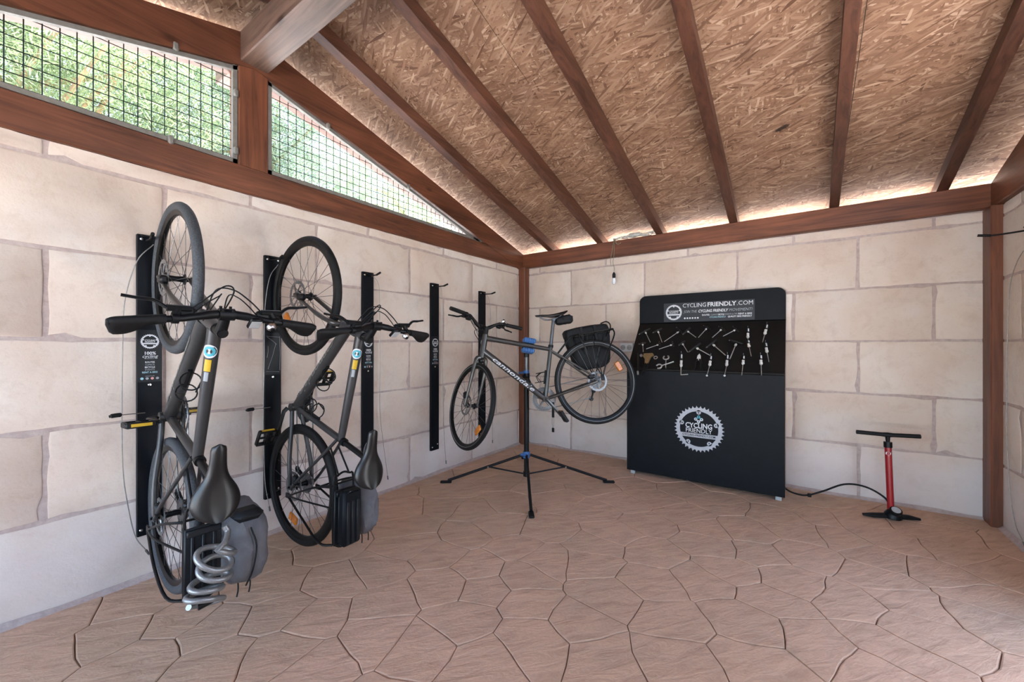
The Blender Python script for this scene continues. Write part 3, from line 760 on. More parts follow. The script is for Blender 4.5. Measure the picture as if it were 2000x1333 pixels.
        hp = [a, a*0.55+l3(bar+nS*0.108, s*0.012)*0.45, l3(bar+nS*(0.098+0.006*s), s*0.012), l3(bar+nS*0.075-dS*0.04, -s*0.028), l3(ht-0.06*dS+nS*0.035, -s*0.026)]
        MB().tube(smooth_path(hp, 6), 0.0026, 6).build('brake_hose', 'black_rubber', hbar)
        p_ = ps+V(0, -s*0.02, 0); hp = [p_, p_*0.55+l3(bar+nS*0.075, s*0.03)*0.45, l3(bar+nS*0.066, s*0.028), l3(bar+nS*0.055-dS*0.045, s*0.012), l3(ht-0.06*dS+nS*0.012, s*0.030)]
        MB().tube(smooth_path(hp, 6), 0.0022, 6).build('gear_cable', 'black_rubber', hbar)
    if style.get('bell', True):
        p = barp(-(bw/2-0.175)); up = dS*0.8-nS*0.5
        be = MB().lathe([(0.0, 0.016), (0.012, 0.013), (0.017, 0.004), (0.017, -0.004)], 'z', 18, closed=False)
        be.xf(frame_M(p+l3(up*0.028), (0, 1, 0), l3(V(-up[1], up[0])))).build('bell', 'chrome', hbar)
        MB().lathe([(0.0, 0.019), (0.007, 0.018), (0.008, 0.01)], 'z', 14, closed=False).xf(frame_M(p+l3(up*0.028), (0, 1, 0), l3(V(-up[1], up[0])))).build('bell_knob', 'black_metal', hbar)
    if style.get('display'):
        p = barp(-(bw/2-0.225)); up = dS*0.8-nS*0.55
        MB().box((-0.021, -0.026, 0.010), (0.021, 0.026, 0.026), bev=0.004).xf(frame_M(p+l3(up*0.006), (0, 1, 0), l3(V(-up[1], up[0])))).build('display', 'black_metal', hbar)
        MB().box((-0.017, -0.019, 0.026), (0.017, 0.019, 0.0275)).xf(frame_M(p+l3(up*0.006), (0, 1, 0), l3(V(-up[1], up[0])))).build('screen', 'grey_plastic', hbar)
    # wheels
    make_wheel(root, 'front_wheel', (wb_, 0), R, style['tw'], False, SM, style, refl=style.get('frefl'), phase=0.05)
    make_wheel(root, 'rear_wheel', (0, 0), R, style['tw'], True, Matrix.Identity(4), style, refl=style.get('rrefl'), phase=0.11)
    MB().box((0.02, 0.046, 0.028), (0.075, 0.072, 0.062), bev=0.008).build('brake_caliper', 'black_metal', root)
    # drive train
    ca = math.radians(style['crank']); cd = V(math.cos(ca), math.sin(ca))
    for s in (1, -1):
        e = bb+cd*0.17*s; y = s*0.068
        ck = MB().tube([l3(bb, y*0.75), l3(bb+cd*0.02*s, y), l3(bb+cd*0.09*s, y*1.05), l3(e, y*1.08)], [(0.017, 0.010), (0.018, 0.009), (0.012, 0.008), (0.013, 0.008)], 10)
        cko = ck.build('crank', 'alu_dull' if style.get('silver_crank') else 'black_metal', root)
        pd = MB(); pc = l3(e, y*1.08+s*0.062)
        pd.tube([l3(e, y*1.08), pc+V(0, s*0.04, 0)], 0.0065, 8)
        pa = style.get('pedal', 0.0); X = V(math.cos(pa), 0, math.sin(pa)); Z = V(-math.sin(pa), 0, math.cos(pa)); Yv = V(0, 1, 0)
        Mp = frame_M(pc, X, Yv)
        for sx in (-1, 1): pd.box((sx*0.042-0.006, -0.046, -0.012), (sx*0.042+0.006, 0.046, 0.012), Mp, 0.003)
        for sy in (-0.042, 0.0, 0.042): pd.box((-0.044, sy-0.006, -0.011), (0.044, sy+0.006, 0.011), Mp, 0.003)
        pdo = pd.build('pedal', 'black_metal', root)
        for sx in (-1, 1): MB().box((sx*0.0485-0.0015, -0.032, -0.006), (sx*0.0485+0.0015, 0.032, 0.006), Mp).build('pedal_reflector', 'yellow' if style.get('ergo') else 'orange_reflector', pdo, smooth=False)
    cg = MB()
    for r_, y in ((0.097, -0.047), (0.078, -0.040)):
        N = 72; vs = []; fs = []
        for k in range(N):
            a = 2*PI*k/N; ro = r_*(1.02 if k % 2 else 0.975)
            for rr, yy in ((ro, y-0.0012), (r_*0.80, y-0.0012), (r_*0.80, y+0.0012), (ro, y+0.0012)): vs.append((bb[0]+rr*math.cos(a), yy, bb[1]+rr*math.sin(a)))
        for k in range(N):
            k2 = (k+1) % N
            for j in range(4): fs.append((4*k+j, 4*k+(j+1) % 4, 4*k2+(j+1) % 4, 4*k2+j))
        cg.add(vs, fs)
    for k in range(5):
        a = ca+2*PI*k/5; cg.tube([l3(bb, -0.05), (bb[0]+0.08*math.cos(a), -0.045, bb[1]+0.08*math.sin(a))], (0.008, 0.006)[0], 6)
    cg.build('chainring', 'steel' if style.get('silver_crank') else 'alu_dull', root, smooth=False)
    u = (bb)/np.linalg.norm(bb); nn = V(-u[1], u[0]); 
    if nn[1] < 0: nn = -nn
    chn = MB(); chn.tube([l3(bb+nn*0.086, -0.046), l3(nn*0.042, -0.046)], (0.0035), 6)
    chn.tube([l3(bb-nn*0.086, -0.046), (0.05, -0.048, -0.125)], 0.0035, 6)
    arc = [(bb[0]+0.086*math.cos(a), -0.046, bb[1]+0.086*math.sin(a)) for a in np.linspace(math.atan2(nn[1], nn[0]), math.atan2(nn[1], nn[0])-PI, 12)]
    chn.tube(arc, 0.0038, 6); chn.build('chain', 'steel', root)
    dr = MB(); dr.tube([(0.0, -0.066, -0.012), (0.01, -0.072, -0.045), (0.018, -0.060, -0.075)], 0.010, 8)
    for p in ((0.018, -0.050, -0.075), (0.05, -0.050, -0.135)): dr.lathe([(0.018, -0.004), (0.018, 0.004)], 'y', 14, c=p, closed=False)
    for y in (-0.043, -0.056): dr.tube([(0.018, y, -0.075), (0.05, y, -0.135)], (0.006, 0.006)[0], 6)
    dr.build('derailleur', 'black_metal', root)
    # rear rack
    if style.get('rack'):
        zr = R+0.055; rk = MB(); h = 0.055; xf_, xb = 0.13, -0.225
        loop = smooth_path([(xf_, -h*0.6, zr), (xf_+0.012, 0, zr), (xf_, h*0.6, zr), (xf_-0.03, h, zr), (xb+0.05, h, zr), (xb+0.01, h*0.8, zr), (xb-0.012, 0, zr), (xb+0.01, -h*0.8, zr), (xb+0.05, -h, zr), (xf_-0.03, -h, zr), (xf_, -h*0.6, zr)], 4)
        rk.tube(loop, 0.0055, 8, cap=False)
        for x in (0.09, 0.0, -0.09, -0.18): rk.tube([(x, -h, zr), (x, h, zr)], 0.0045, 6)
        for s in (-1, 1):
            J = V(-0.035, s*0.088, 0.025)
            rk.tube(smooth_path([J, (0.05, s*0.098, zr*0.62), (0.085, s*0.085, zr-0.03), (0.085, s*h, zr)], 4), 0.0052, 8)
            rk.tube(smooth_path([J, (-0.12, s*0.105, zr*0.55), (-0.20, s*0.095, zr*0.86), (-0.212, s*h, zr)], 4), 0.0058, 8)
            rk.tube(smooth_path([J, (-0.02, s*0.10, zr*0.5), (-0.03, s*h, zr)], 4), 0.0045, 8)
            rk.box((-0.05, s*0.085-0.004, 0.0), (-0.02, s*0.085+0.004, 0.045), bev=0.003)
            rk.tube([(xf_, s*0.03, zr), l3(sc*0.85, s*0.022)], 0.0045, 6)
        rko = rk.build('rear_rack', 'black_metal', root)
        if style.get('plate'):
            pl_ = MB().box((-0.215, -0.060, zr+0.006), (0.062, 0.060, zr+0.018), bev=0.004)
            for y in (-0.035, 0.0, 0.035): pl_.box((-0.20, y-0.006, zr+0.016), (0.045, y+0.006, zr+0.024), bev=0.003)
            pl_.box((0.03, -0.055, zr+0.016), (0.055, 0.055, zr+0.03), bev=0.004)
            pl_.box((-0.232, -0.034, zr-0.028), (-0.205, 0.034, zr+0.010), bev=0.006)
            pl_.build('rack_plate', 'sticker_dark', rko)
            MB().box((-0.236, -0.028, zr-0.022), (-0.232, 0.028, zr+0.004), bev=0.003).build('tail_light', 'red_dark', rko)
    return root, dict(bb=bb, sc=sc, dt0=dt0, tt0=tt0, sd=sd, sad=sad, bar=bar, ht=ht, hb=hb, dS=dS, nS=nS, rd=rd, rt=rt, l3=l3, R=R, SM=SM)
simple('sticker_dark', (0.026, 0.031, 0.038), 0.45, 0, 0.2)
simple('red_dark', (0.10, 0.008, 0.008), 0.3, 0, 0.2)
def ring_mb(R0, R1, n=40, h=0.0006):
    return MB().lathe([(R1, 0), (R0, 0), (R0, h), (R1, h)], 'z', n)
def tube_stickers(root, g):
    fr = [c for c in root.children if c.name.startswith('frame')][0]
    a, b_ = g['l3'](g['tt0']), g['l3'](g['sc']); L = np.linalg.norm(b_-a); t = (b_-a)/L; up = V(-t[2], 0, t[0]) if t[0] < 0 else V(t[2], 0, -t[0])
    if up[2] < 0: up = -up
    out = up*0.8+V(0, 1, 0)*0.6; out /= np.linalg.norm(out); r = g['rt']*1.08
    def wrap(mb, s): return tube_text(mb, a, b_, out, r, s)
    wrap(MB().lathe([(0.0, 0.0), (0.026, 0.0), (0.026, 0.0004), (0.0, 0.0004)], 'z', 28), 0.085).build('round_sticker', 'white_print', fr, smooth=False)
    wrap(MB().lathe([(0.010, 0.0), (0.020, 0.0), (0.020, 0.0008), (0.010, 0.0008)], 'z', 28), 0.085).build('sticker_ring', 'teal_print', fr, smooth=False)
    def strip(x0, x1, w_):
        mb = MB()
        K = 6; vs = []; fs = []
        for k in range(K+1):
            y = -w_/2+w_*k/K; vs += [(x0, y, 0.0002), (x1, y, 0.0002)]
        for k in range(K): fs.append((2*k, 2*k+1, 2*k+3, 2*k+2))
        return mb.add(vs, fs)
    wrap(strip(0.118, 0.165, 0.022), 0).build('yellow_sticker', 'yellow', fr, smooth=False, fix=False)
    wrap(strip(0.168, 0.205, 0.014), 0).build('white_sticker', 'grey_print', fr, smooth=False, fix=False)

ST_H = dict(frame='frame_grey', fork='frame_silver', decal='decal_grey', thick=1.12, tw=0.0195, tyre='tyre', saddle=(0.285, 0.158, 0.05, 0.055), ergo=True, display=True, rack=True, plate=True, crank=90, frefl=None, rrefl=None)
q2 = dict(R=0.338, bbx=0.432, wb=1.068, ha=70.79, ht=0.168, stem=0.086, sang=24.2, st=0.448, sh=0.711, bw=0.622, rise=0.046, sweep=0.026)
R2 = [[0.007771733928696743, 0.03273036336297146, 0.9994340015558153], [0.015740046790901564, -0.9993443665066902, 0.032605031181739824], [0.9998459136680821, 0.015477740321825159, -0.008281815970448407]]
s2 = dict(ST_H, crank=200, pedal=0.5, frefl=math.radians(-125), rrefl=math.radians(-160), decal='decal_grey')
bike2, g2 = bicycle('bicycle', R2, (0.349, -2.803, 0.368), q2, 0.0114, s2)
tag(bike2, 'grey hanging bicycle with two bottle cages, second from the left on the wall', 'bicycle', 'bicycles in the shed'); tube_stickers(bike2, g2)
l3 = g2['l3']; nrm_dt = V(-(g2['bb']-g2['dt0'])[1], (g2['bb']-g2['dt0'])[0]); nrm_dt = nrm_dt/np.linalg.norm(nrm_dt); nrm_dt = nrm_dt if nrm_dt[1] > 0 else -nrm_dt
pm = g2['dt0']*0.45+g2['bb']*0.55
bottle_cage(bike2, l3(pm+nrm_dt*g2['rd']), l3(g2['dt0']-g2['bb']), l3(nrm_dt))
bottle_cage(bike2, l3(g2['bb']+0.13*g2['sd']+V(0.016, 0.005)), l3(g2['sd']), l3(V(0.956, 0.292)))
q1 = dict(R=0.339, bbx=0.429, wb=1.055, ha=70.75, ht=0.165, stem=0.082, sang=22.7, st=0.412, sh=0.652, bw=0.612, rise=0.033, sweep=0.029)
R1 = [[0.008597506631891585, -0.028611209677336383, 0.999553641162151], [0.009508915663296492, -0.9995430504580778, -0.02869269600210003], [0.9999178283252194, 0.009751356918916728, -0.008321516425327781]]
s1 = dict(ST_H, crank=88, pedal=1.5, tyre='tyre_front', tw=0.021)
simple('tyre_front', (0.041, 0.046, 0.052), 0.7, 0, 0.45, 160, 0.4)
bike1, g1 = bicycle('bicycle', R1, (0.350, -3.381, 0.401), q1, 0.015, s1)
tag(bike1, 'grey hanging bicycle nearest the camera with coil lock on its rack', 'bicycle', 'bicycles in the shed'); tube_stickers(bike1, g1)
pm = g1['dt0']*0.42+g1['bb']*0.58
bottle_cage(bike1, l3(pm+nrm_dt*g1['rd']), l3(g1['dt0']-g1['bb']), l3(nrm_dt))
q3 = dict(R=0.345, bbx=0.44, wb=1.053, ha=70.78, ht=0.162, stem=0.073, sang=21.7, st=0.404, sh=0.694, bw=0.672, rise=0.067, sweep=0.067)
R3_ = [[-0.7123699338997307, 0.6700778712251915, -0.20862579842869133], [-0.682609716325066, -0.7306122812353459, -0.01580093942450303], [-0.16301243036746083, 0.13115388291011254, 0.9778678880826869]]
s3 = dict(ST_H, frame='frame_silver', fork='frame_silver', decal='white_print', thick=1.0, tw=0.0165, stripe=True, saddle=(0.275, 0.145, 0.036, 0.036), ergo=False, display=False, plate=False, crank=240, silver_crank=True, post='alu_dull', frefl=math.radians(-115), rrefl=math.radians(158), pedal=1.2, txt=1.12, bell=True)
bike3, g3 = bicycle('bicycle', R3_, (1.300, -0.894, 0.856), q3, math.radians(-62.5), s3)
tag(bike3, 'silver grey bicycle clamped by its top tube in the repair stand', 'bicycle', 'bicycles in the shed')
bottle_cage(bike3, l3(g3['bb']+0.13*g3['sd']+V(0.016, 0.005)), l3(g3['sd']), l3(V(0.956, 0.292)))

# ---- bags, lock
def on_bike(b, o): o.matrix_world = b.matrix_world.copy(); return o
def soft_bag(name, b, c, size, mat, label, seed, strap=True, top=None, e=0.5, taper=0.12, nz=0.012):
    r = empty(name); r.matrix_world = b.matrix_world @ Matrix.Translation(c)
    blob((0, 0, 0), size, 'bag_body', mat, r, e, nz, seed, taper)
    tag(r, label, 'bag'); return r
ba1 = soft_bag('pannier_bag', bike1, (-0.095, -0.165, 0.285), (0.335, 0.17, 0.29), 'bag_grey', 'grey cloth pannier bag on the nearest hanging bicycle beside the coil lock', 3.0, e=0.62, nz=0.010)
MB().box((0.118, -0.05, 0.05), (0.165, 0.06, 0.14), bev=0.02).build('bag_flap', 'bag_black', ba1)
MB().tube(smooth_path([(0.10, 0.01, 0.152), (0.02, -0.01, 0.158), (-0.08, 0.0, 0.150), (-0.155, 0.01, 0.11)], 4), (0.0035), 6).build('seam', 'bag_dark', ba1)
for y in (0.03, -0.015):
    MB().tube(smooth_path([(-0.10, y, 0.07), (-0.165, y, 0.085), (-0.20, y+0.006, 0.088)], 4), 0.003, 6).build('draw_cord', 'bag_black', ba1)
ba2 = soft_bag('pannier_bag', bike2, (-0.10, -0.150, 0.300), (0.29, 0.13, 0.28), 'bag_grey', 'grey cloth pannier bag half hidden behind the second hanging bicycle saddle', 8.0, e=0.62, nz=0.014)
for y in (0.02, -0.02):
    MB().tube(smooth_path([(-0.09, y, 0.06), (-0.145, y, 0.075), (-0.175, y+0.006, 0.082)], 4), 0.003, 6).build('draw_cord', 'bag_black', ba2)
bx2 = empty('battery_pack'); bx2.matrix_world = bike2.matrix_world @ Matrix.Translation((-0.085, 0, 0.43))
MB().box((-0.125, -0.052, -0.005), (0.15, 0.052, 0.045), bev=0.012).build('case', 'panel_black', bx2)
for y in (-0.028, 0.0, 0.028): MB().box((-0.115, y-0.008, 0.044), (0.10, y+0.008, 0.05), bev=0.003).build('rib', 'sticker_dark', bx2)
MB().tube(smooth_path([(0.14, -0.03, 0.04), (0.155, -0.02, 0.06), (0.155, 0.02, 0.06), (0.14, 0.03, 0.04)], 4), 0.005, 8).build('carry_handle', 'black_metal', bx2)
tag(bx2, 'black ribbed case lying on the rear rack of the second hanging bicycle', 'case')
# coil lock on bike1 rack
lk = empty('coil_lock'); lk.matrix_world = bike1.matrix_world @ Matrix.Translation((-0.095, 0.0, 0.445))
pts_ = []
for k in range(0, 150):
    t = k/149; a = 2*PI*4.7*t + 1.2 + 0.5*math.sin(9*t); x = 0.085-0.205*t
    pts_.append((x+(0.020+0.012*math.sin(7*t))*math.cos(a+0.3+2.2*math.sin(5*t)*0.4), -0.030+0.052*t+0.010*math.sin(11*t)+0.055*math.cos(a), 0.045+0.032*math.sin(a)))
pts_ = smooth_path([(0.150, -0.052, 0.02), (0.125, -0.060, 0.03), (0.10, -0.035, 0.075)], 5)[:-1]+pts_
MB().tube(pts_, 0.0105, 10).build('coil_cable', 'lock_silver', lk)
MB().tube([(-0.118, -0.02, 0.018), (-0.125, 0.03, 0.018)], 0.013, 12).build('lock_barrel', 'black_metal', lk)
tag(lk, 'silver coiled cable lock wound on the nearest bicycle rack', 'lock')
# bike3 pannier and saddle bag
ba3 = soft_bag('pannier_bag', bike3, (-0.055, -0.165, 0.275), (0.36, 0.15, 0.34), 'bag_dark', 'black pannier bag on the far side of the stand bicycle rear wheel', 5.0, e=0.42, taper=-0.18, nz=0.008)
blob((0.0, 0, 0.155), (0.40, 0.16, 0.10), 'bag_lid', 'bag_black', ba3, 0.45, 0.006, 2.0)
for x in (-0.06, 0.06): MB().box((x-0.014, 0.066, -0.04), (x+0.014, 0.084, 0.20), bev=0.004).build('strap', 'bag_black', ba3)
for s in (-1, 1): MB().tube([(0.13*s, 0.082, 0.10), (0.02*s, 0.082, -0.13)], 0.004, 6).build('cord', 'bag_black', ba3)
MB().tube(smooth_path([(-0.175, 0.05, 0.08), (-0.215, 0.05, 0.17), (-0.20, 0.02, 0.215), (-0.15, 0.0, 0.21)], 5), 0.0055, 8).build('carry_hoop', 'black_metal', ba3)
sbg = empty('saddle_bag'); sbg.matrix_world = bike3.matrix_world @ Matrix.Translation((g3['sad'][0]-0.075, 0, g3['sad'][1]-0.055))
blob((0, 0, 0), (0.15, 0.085, 0.075), 'bag_body', 'bag_black', sbg, 0.6, 0.006, 4.0)
MB().box((0.0, -0.046, -0.006), (0.02, 0.046, 0.006), bev=0.003).build('strap', 'bag_dark', sbg)
tag(sbg, 'small black wedge bag under the saddle of the stand bicycle', 'bag')
# tag dangling from the stand bicycle pedal
P_ = bike3.matrix_world @ Vector((0.44-0.17*math.cos(math.radians(60))*-1-0.17, -0.135, -0.065+0.147))
#PART3
tg = empty('pedal_tag', (1.081, -1.212, 0.47)); tag(tg, 'small black tag hanging on a wire loop below the stand bicycle', 'tag')
MB().box((-0.010, -0.004, 0.0), (0.010, 0.004, 0.034), bev=0.002).build('plate', 'black_metal', tg)
MB().tube(smooth_path([(0, 0, 0.03), (-0.009, 0, 0.07), (-0.006, 0, 0.12), (0.0, 0, 0.13), (0.006, 0, 0.12), (0.007, 0, 0.07), (0, 0, 0.03)], 4), 0.0014, 5).build('wire_loop', 'steel', tg)
MB().box((-0.011, -0.003, 0.115), (0.011, 0.003, 0.235), bev=0.002).build('strap', 'black_rubber', tg)

# ------------------------------------------------------------------ printed emblem (toothed ring with lettering)
def emblem(parent, M, R, ring_mat, txt_mat, fine=True, nteeth=40):
    mb = MB(); N = nteeth*4; vs = []; fs = []
    for k in range(N):
        a = 2*PI*k/N; ph = k % 4; ro = R*(1.0 if ph == 0 else 0.90 if ph in (2,) else 0.925)
        for r_ in (ro, R*0.76): vs += [(r_*math.cos(a), r_*math.sin(a), 0.0), (r_*math.cos(a), r_*math.sin(a), 0.0008)]
    for k in range(N):
        k2 = (k+1) % N; a, b_ = 4*k, 4*k2
        fs += [(a+1, b_+1, b_+3, a+3), (a, a+1, b_+1, b_)[::-1], (a+2, a+3, b_+3, b_+2)]
    mb.add(vs, fs)
    for k in range(5):
        a = PI/2+2*PI*k/5; mb.lathe([(0.0, 0.0008), (R*0.095, 0.0008)], 'z', 14, c=(R*0.72*math.cos(a), R*0.72*math.sin(a), 0), closed=False)
    mb.box((-R*0.76, -R*0.37, 0.0), (R*0.76, -R*0.20, 0.0009))
    ro = mb.xf(M).build('emblem_ring', ring_mat, parent, smooth=False, fix=False)
    T = lambda x, y, z=0.0012: M @ Matrix.Translation((x*R, y*R, z))
    text('lettering', 'CYCLING', R*0.30, txt_mat, parent, T(0, 0.13), 0.02, width=R*1.06)
    text('lettering', 'FRIENDLY', R*0.26, txt_mat, parent, T(0, -0.085), 0.0, width=R*1.04)
    if fine:
        text('web_lettering', 'CYCLING-FRIENDLY.COM', R*0.13, 'panel_black', parent, T(0, -0.285, 0.0016), 0.012, width=R*1.30)
        for k in range(5):
            a = PI/2+2*PI*k/5; MB().lathe([(0, 0.0012), (R*0.028, 0.0012)], 'z', 10, c=(R*0.70*math.cos(a), R*0.70*math.sin(a), 0), closed=False).xf(M).build('emblem_hole', 'panel_black', parent, smooth=False)
        for (x, y, m_) in ((0, 0.105, 'teal_print'), (-0.115, 0.0, txt_mat), (0.115, 0.0, txt_mat), (0, -0.105, txt_mat)):
            ring_mb(R*0.025, R*0.065, 16).xf(T(x, 0.42+y, 0.001)).build('chain_link', m_, parent, smooth=False)
        for (x, y, r_, m_) in ((-0.06, 0.055, 0.75, 'teal_print'), (0.06, 0.055, -0.75, 'teal_print'), (-0.06, -0.055, -0.75, txt_mat), (0.06, -0.055, 0.75, txt_mat)):
            MB().box((-R*0.06, -R*0.022, 0), (R*0.06, R*0.022, 0.0008)).xf(T(x, 0.42+y, 0.0008) @ Matrix.Rotation(r_, 4, 'Z')).build('chain_link', m_, parent, smooth=False)
    return ro

# ------------------------------------------------------------------ wall racks
plate_me = MB().box((0.0, -0.0475, 0.0), (0.022, 0.0475, 1.48), bev=0.002).mesh('plate', 'panel_black')
screw_me = MB().lathe([(0.0, 0.0035), (0.005, 0.003), (0.0075, 0.0)], 'x', 12, closed=False)
screw_me.v = [(p[0], p[1], p[2]) for p in screw_me.v]; screw_me = screw_me.mesh('screw', 'chrome', True)
def wall_rack(yc, cable, label, side=1, x0=0.0, top=1.70, prn=True, blank=False, grip=None):
    Mx = Matrix.Translation((x0, yc, top-1.48)) @ (Matrix.Rotation(PI, 4, 'Z') if side < 0 else Matrix.Identity(4))
    r = empty('bike_wall_rack'); r.matrix_world = Mx; tag(r, label, 'bike rack', 'wall racks for bicycles')
    inst('plate', plate_me, r)
    for y, z in ((-0.030, 1.458), (0.030, 1.458), (-0.0, 0.741), (-0.032, 0.03), (0.03, 0.05)): inst('screw', screw_me, r, Matrix.Translation((0.022, y, z)))
    arm = MB().tube(smooth_path([(0.02, -0.012, 1.452), (0.10, -0.018, 1.446), (0.165, -0.026, 1.444), (0.20, -0.030, 1.452)], 4), [0.005]*9+[0.0055]*4, 8)
    arm.box((0.018, -0.035, 1.468), (0.034, 0.035, 1.478), bev=0.002)
    ao = arm.build('hook_arm', 'black_metal', r)
    MB().tube([(0.155, -0.0245, 1.444), (0.205, -0.031, 1.454)], 0.0075, 10).build('rubber_sleeve', 'black_rubber', ao)
    if prn:
        MB().box((0.022, -0.046, 0.755), (0.0226, 0.046, 1.012)).build('print_panel', 'sticker_dark2', r, smooth=False)
        F = lambda z, y=0: frame_M((0.0232, y, z), (0, 1, 0), (0, 0, 1))
        if not blank:
            emblem(r, F(0.955), 0.037, 'white_print', 'white_print', fine=False, nteeth=28)
            text('lettering', '100%', 0.021, 'white_print', r, F(0.896), 0.02)
            text('lettering', 'cycling', 0.022, 'white_print', r, F(0.881), 0.0, shear=0.2)
            text('lettering', 'FRIENDLY', 0.008, 'grey_print', r, F(0.870))
            for k, (t_, m_, w_) in enumerate((('ROUTES', 'white_print', 0.036), ('CLIMATE', 'grey_print', 0.036), ('BICYCLE', 'white_print', 0.038), ('EVENTS', 'grey_print', 0.036), ('RENT A BIKE', 'teal_light', 0.058))):
                text('lettering', t_, 0.0115, m_, r, F(0.852-0.0125*k), 0.015 if k % 2 == 0 else 0, width=w_)
            for k, m_ in enumerate(('teal_light', 'grey_print', 'red_print', 'grey_print')):
                MB().lathe([(0, 0.0006), (0.0062, 0.0006)], 'z', 14, closed=False).xf(F(0.772, -0.030+0.0195*k)).build('print_dot', m_, r, smooth=False)
            text('lettering', 'cycling-friendly', 0.006, 'grey_print', r, F(0.784))
        else:
            for (a, b_) in (((-0.04, 0.99), (0.036, 0.985)), ((-0.035, 0.985), (0.02, 0.94)), ((0.015, 0.945), (-0.03, 0.79)), ((-0.04, 0.775), (0.036, 0.77)), ((0.037, 0.99), (0.038, 0.78)), ((-0.03, 0.93), (-0.035, 0.86))):
                MB().tube([(0.023, a[0], a[1]), (0.0232, (a[0]+b_[0])/2+0.003, (a[1]+b_[1])/2), (0.023, b_[0], b_[1])], 0.0007, 4).build('scratch', 'grey_print', r)
    inv = Mx.inverted()
    P = [tuple(inv @ Vector(p)) for p in cable]
    MB().tube(smooth_path(P, 6), 0.0022, 6).build('security_cable', 'cable_steel', r)
    if len(cable) > 4:
        e = P[-1]; f_ = V(*e)-V(*P[-2]); f_ /= np.linalg.norm(f_)
        MB().tube([e, V(*e)+f_*0.03], 0.005, 8).build('cable_ferrule', 'steel', r)
    if grip:
        gx, gy, gz = grip; a = inv @ Vector((0.03, yc-0.02, gz-0.01)); b_ = inv @ Vector((gx, gy, gz))
        mid = (a+b_)/2
        MB().tube([a, mid, b_], 0.0022, 6).build('pull_wire', 'cable_steel', r)
        MB().tube(smooth_path([b_, b_+Vector((0.0, -0.012, 0.001)), b_+Vector((0, -0.03, 0.0)), b_+Vector((0, -0.042, -0.002))], 3), [0.006]+[0.010]*7+[0.006]*2, 10).build('pull_grip', 'black_rubber', r)
    return r
simple('sticker_dark2', (0.024, 0.030, 0.038), 0.42, 0, 0.1)
simple('teal_light', (0.30, 0.52, 0.58), 0.5, 0, 0.05)
simple('cable_steel', (0.33, 0.32, 0.30), 0.45, 0.6, 0.2)
cx = lambda L, x=0.035: [(x, y, z) for y, z in L]
wall_rack(-3.383, cx([(-3.372,1.656),(-3.433,1.564),(-3.474,1.387),(-3.483,1.217),(-3.487,0.853),(-3.483,0.562),(-3.462,0.361),(-3.438,0.229),(-3.401,0.152)]), 'black wall rack plate behind the nearest hanging bicycle', grip=(0.10, -3.50, 0.835))
wall_rack(-2.807, cx([(-2.785,1.651),(-2.835,1.557),(-2.861,1.354),(-2.864,1.077),(-2.868,0.7),(-2.86,0.35),(-2.835,0.18)]), 'black wall rack plate with scratched print behind the second hanging bicycle', blank=True, grip=(0.10, -2.945, 0.788))
wall_rack(-2.135, cx([(-2.102,1.669),(-2.061,1.632),(-2.047,1.524),(-2.043,1.054),(-2.043,0.662),(-2.015,0.421),(-1.972,0.133)]), 'empty black wall rack plate just right of the second hanging bicycle')
wall_rack(-1.452, cx([(-1.415,1.667),(-1.383,1.61),(-1.376,1.034),(-1.364,0.572),(-1.351,0.291),(-1.331,0.101)]), 'empty black wall rack plate left of the stand bicycle front wheel')
wall_rack(-0.787, cx([(-0.745,1.675),(-0.694,1.6),(-0.669,1.335),(-0.651,0.799),(-0.643,0.153)]), 'empty black wall rack plate nearest the corner behind the stand bicycle handlebar')
wall_rack(-0.56, [(3.68, y, z) for y, z in [(-0.483,1.685),(-0.394,1.628),(-0.312,1.505),(-0.276,1.231),(-0.262,0.767),(-0.291,0.371),(-0.374,0.125),(-0.483,0.05)]], 'black rack hook arm and thin cable on the right wall at the frame edge', side=-1, x0=W, top=1.815)

# ------------------------------------------------------------------ repair stand
sx, sy = 0.775, -1.125
stand = empty('repair_stand', (sx, sy, 0)); tag(stand, 'black folding repair stand with blue clamp holding a bicycle', 'repair stand')
MB().tube([(0, 0, 0.05), (0, 0, 0.90)], 0.0215, 16).build('lower_tube', 'black_metal', stand)
MB().tube([(0, 0, 0.86), (0, 0, 1.12)], 0.0155, 14).build('upper_tube', 'alu_dull', stand)
qr = MB().tube([(0, 0, 0.865), (0, 0, 0.915)], 0.027, 14); qr.box((-0.01, -0.055, 0.875), (0.012, -0.02, 0.905), bev=0.005)
qr.tube(smooth_path([(0.01, -0.045, 0.89), (0.05, -0.05, 0.875), (0.075, -0.045, 0.83)], 4), 0.007, 8); qr.build('height_collar', 'black_metal', stand)
qb = MB().tube([(0, 0, 0.915), (0, 0, 0.94)], 0.024, 14); qb.tube([(-0.06, -0.02, 0.915), (0.0, -0.03, 0.925)], 0.011, 10); qb.build('lock_ring', 'clamp_blue', stand)
cl = MB().tube([(0, 0, 0.20), (0, 0, 0.255)], 0.030, 16); cl.tube([(-0.035, -0.03, 0.228), (0.02, -0.03, 0.228)], 0.012, 10); cl.build('leg_collar', 'clamp_blue', stand)
MB().tube([(0, 0, 0.045), (0, 0, 0.085)], 0.028, 16).build('foot_collar', 'black_metal', stand)
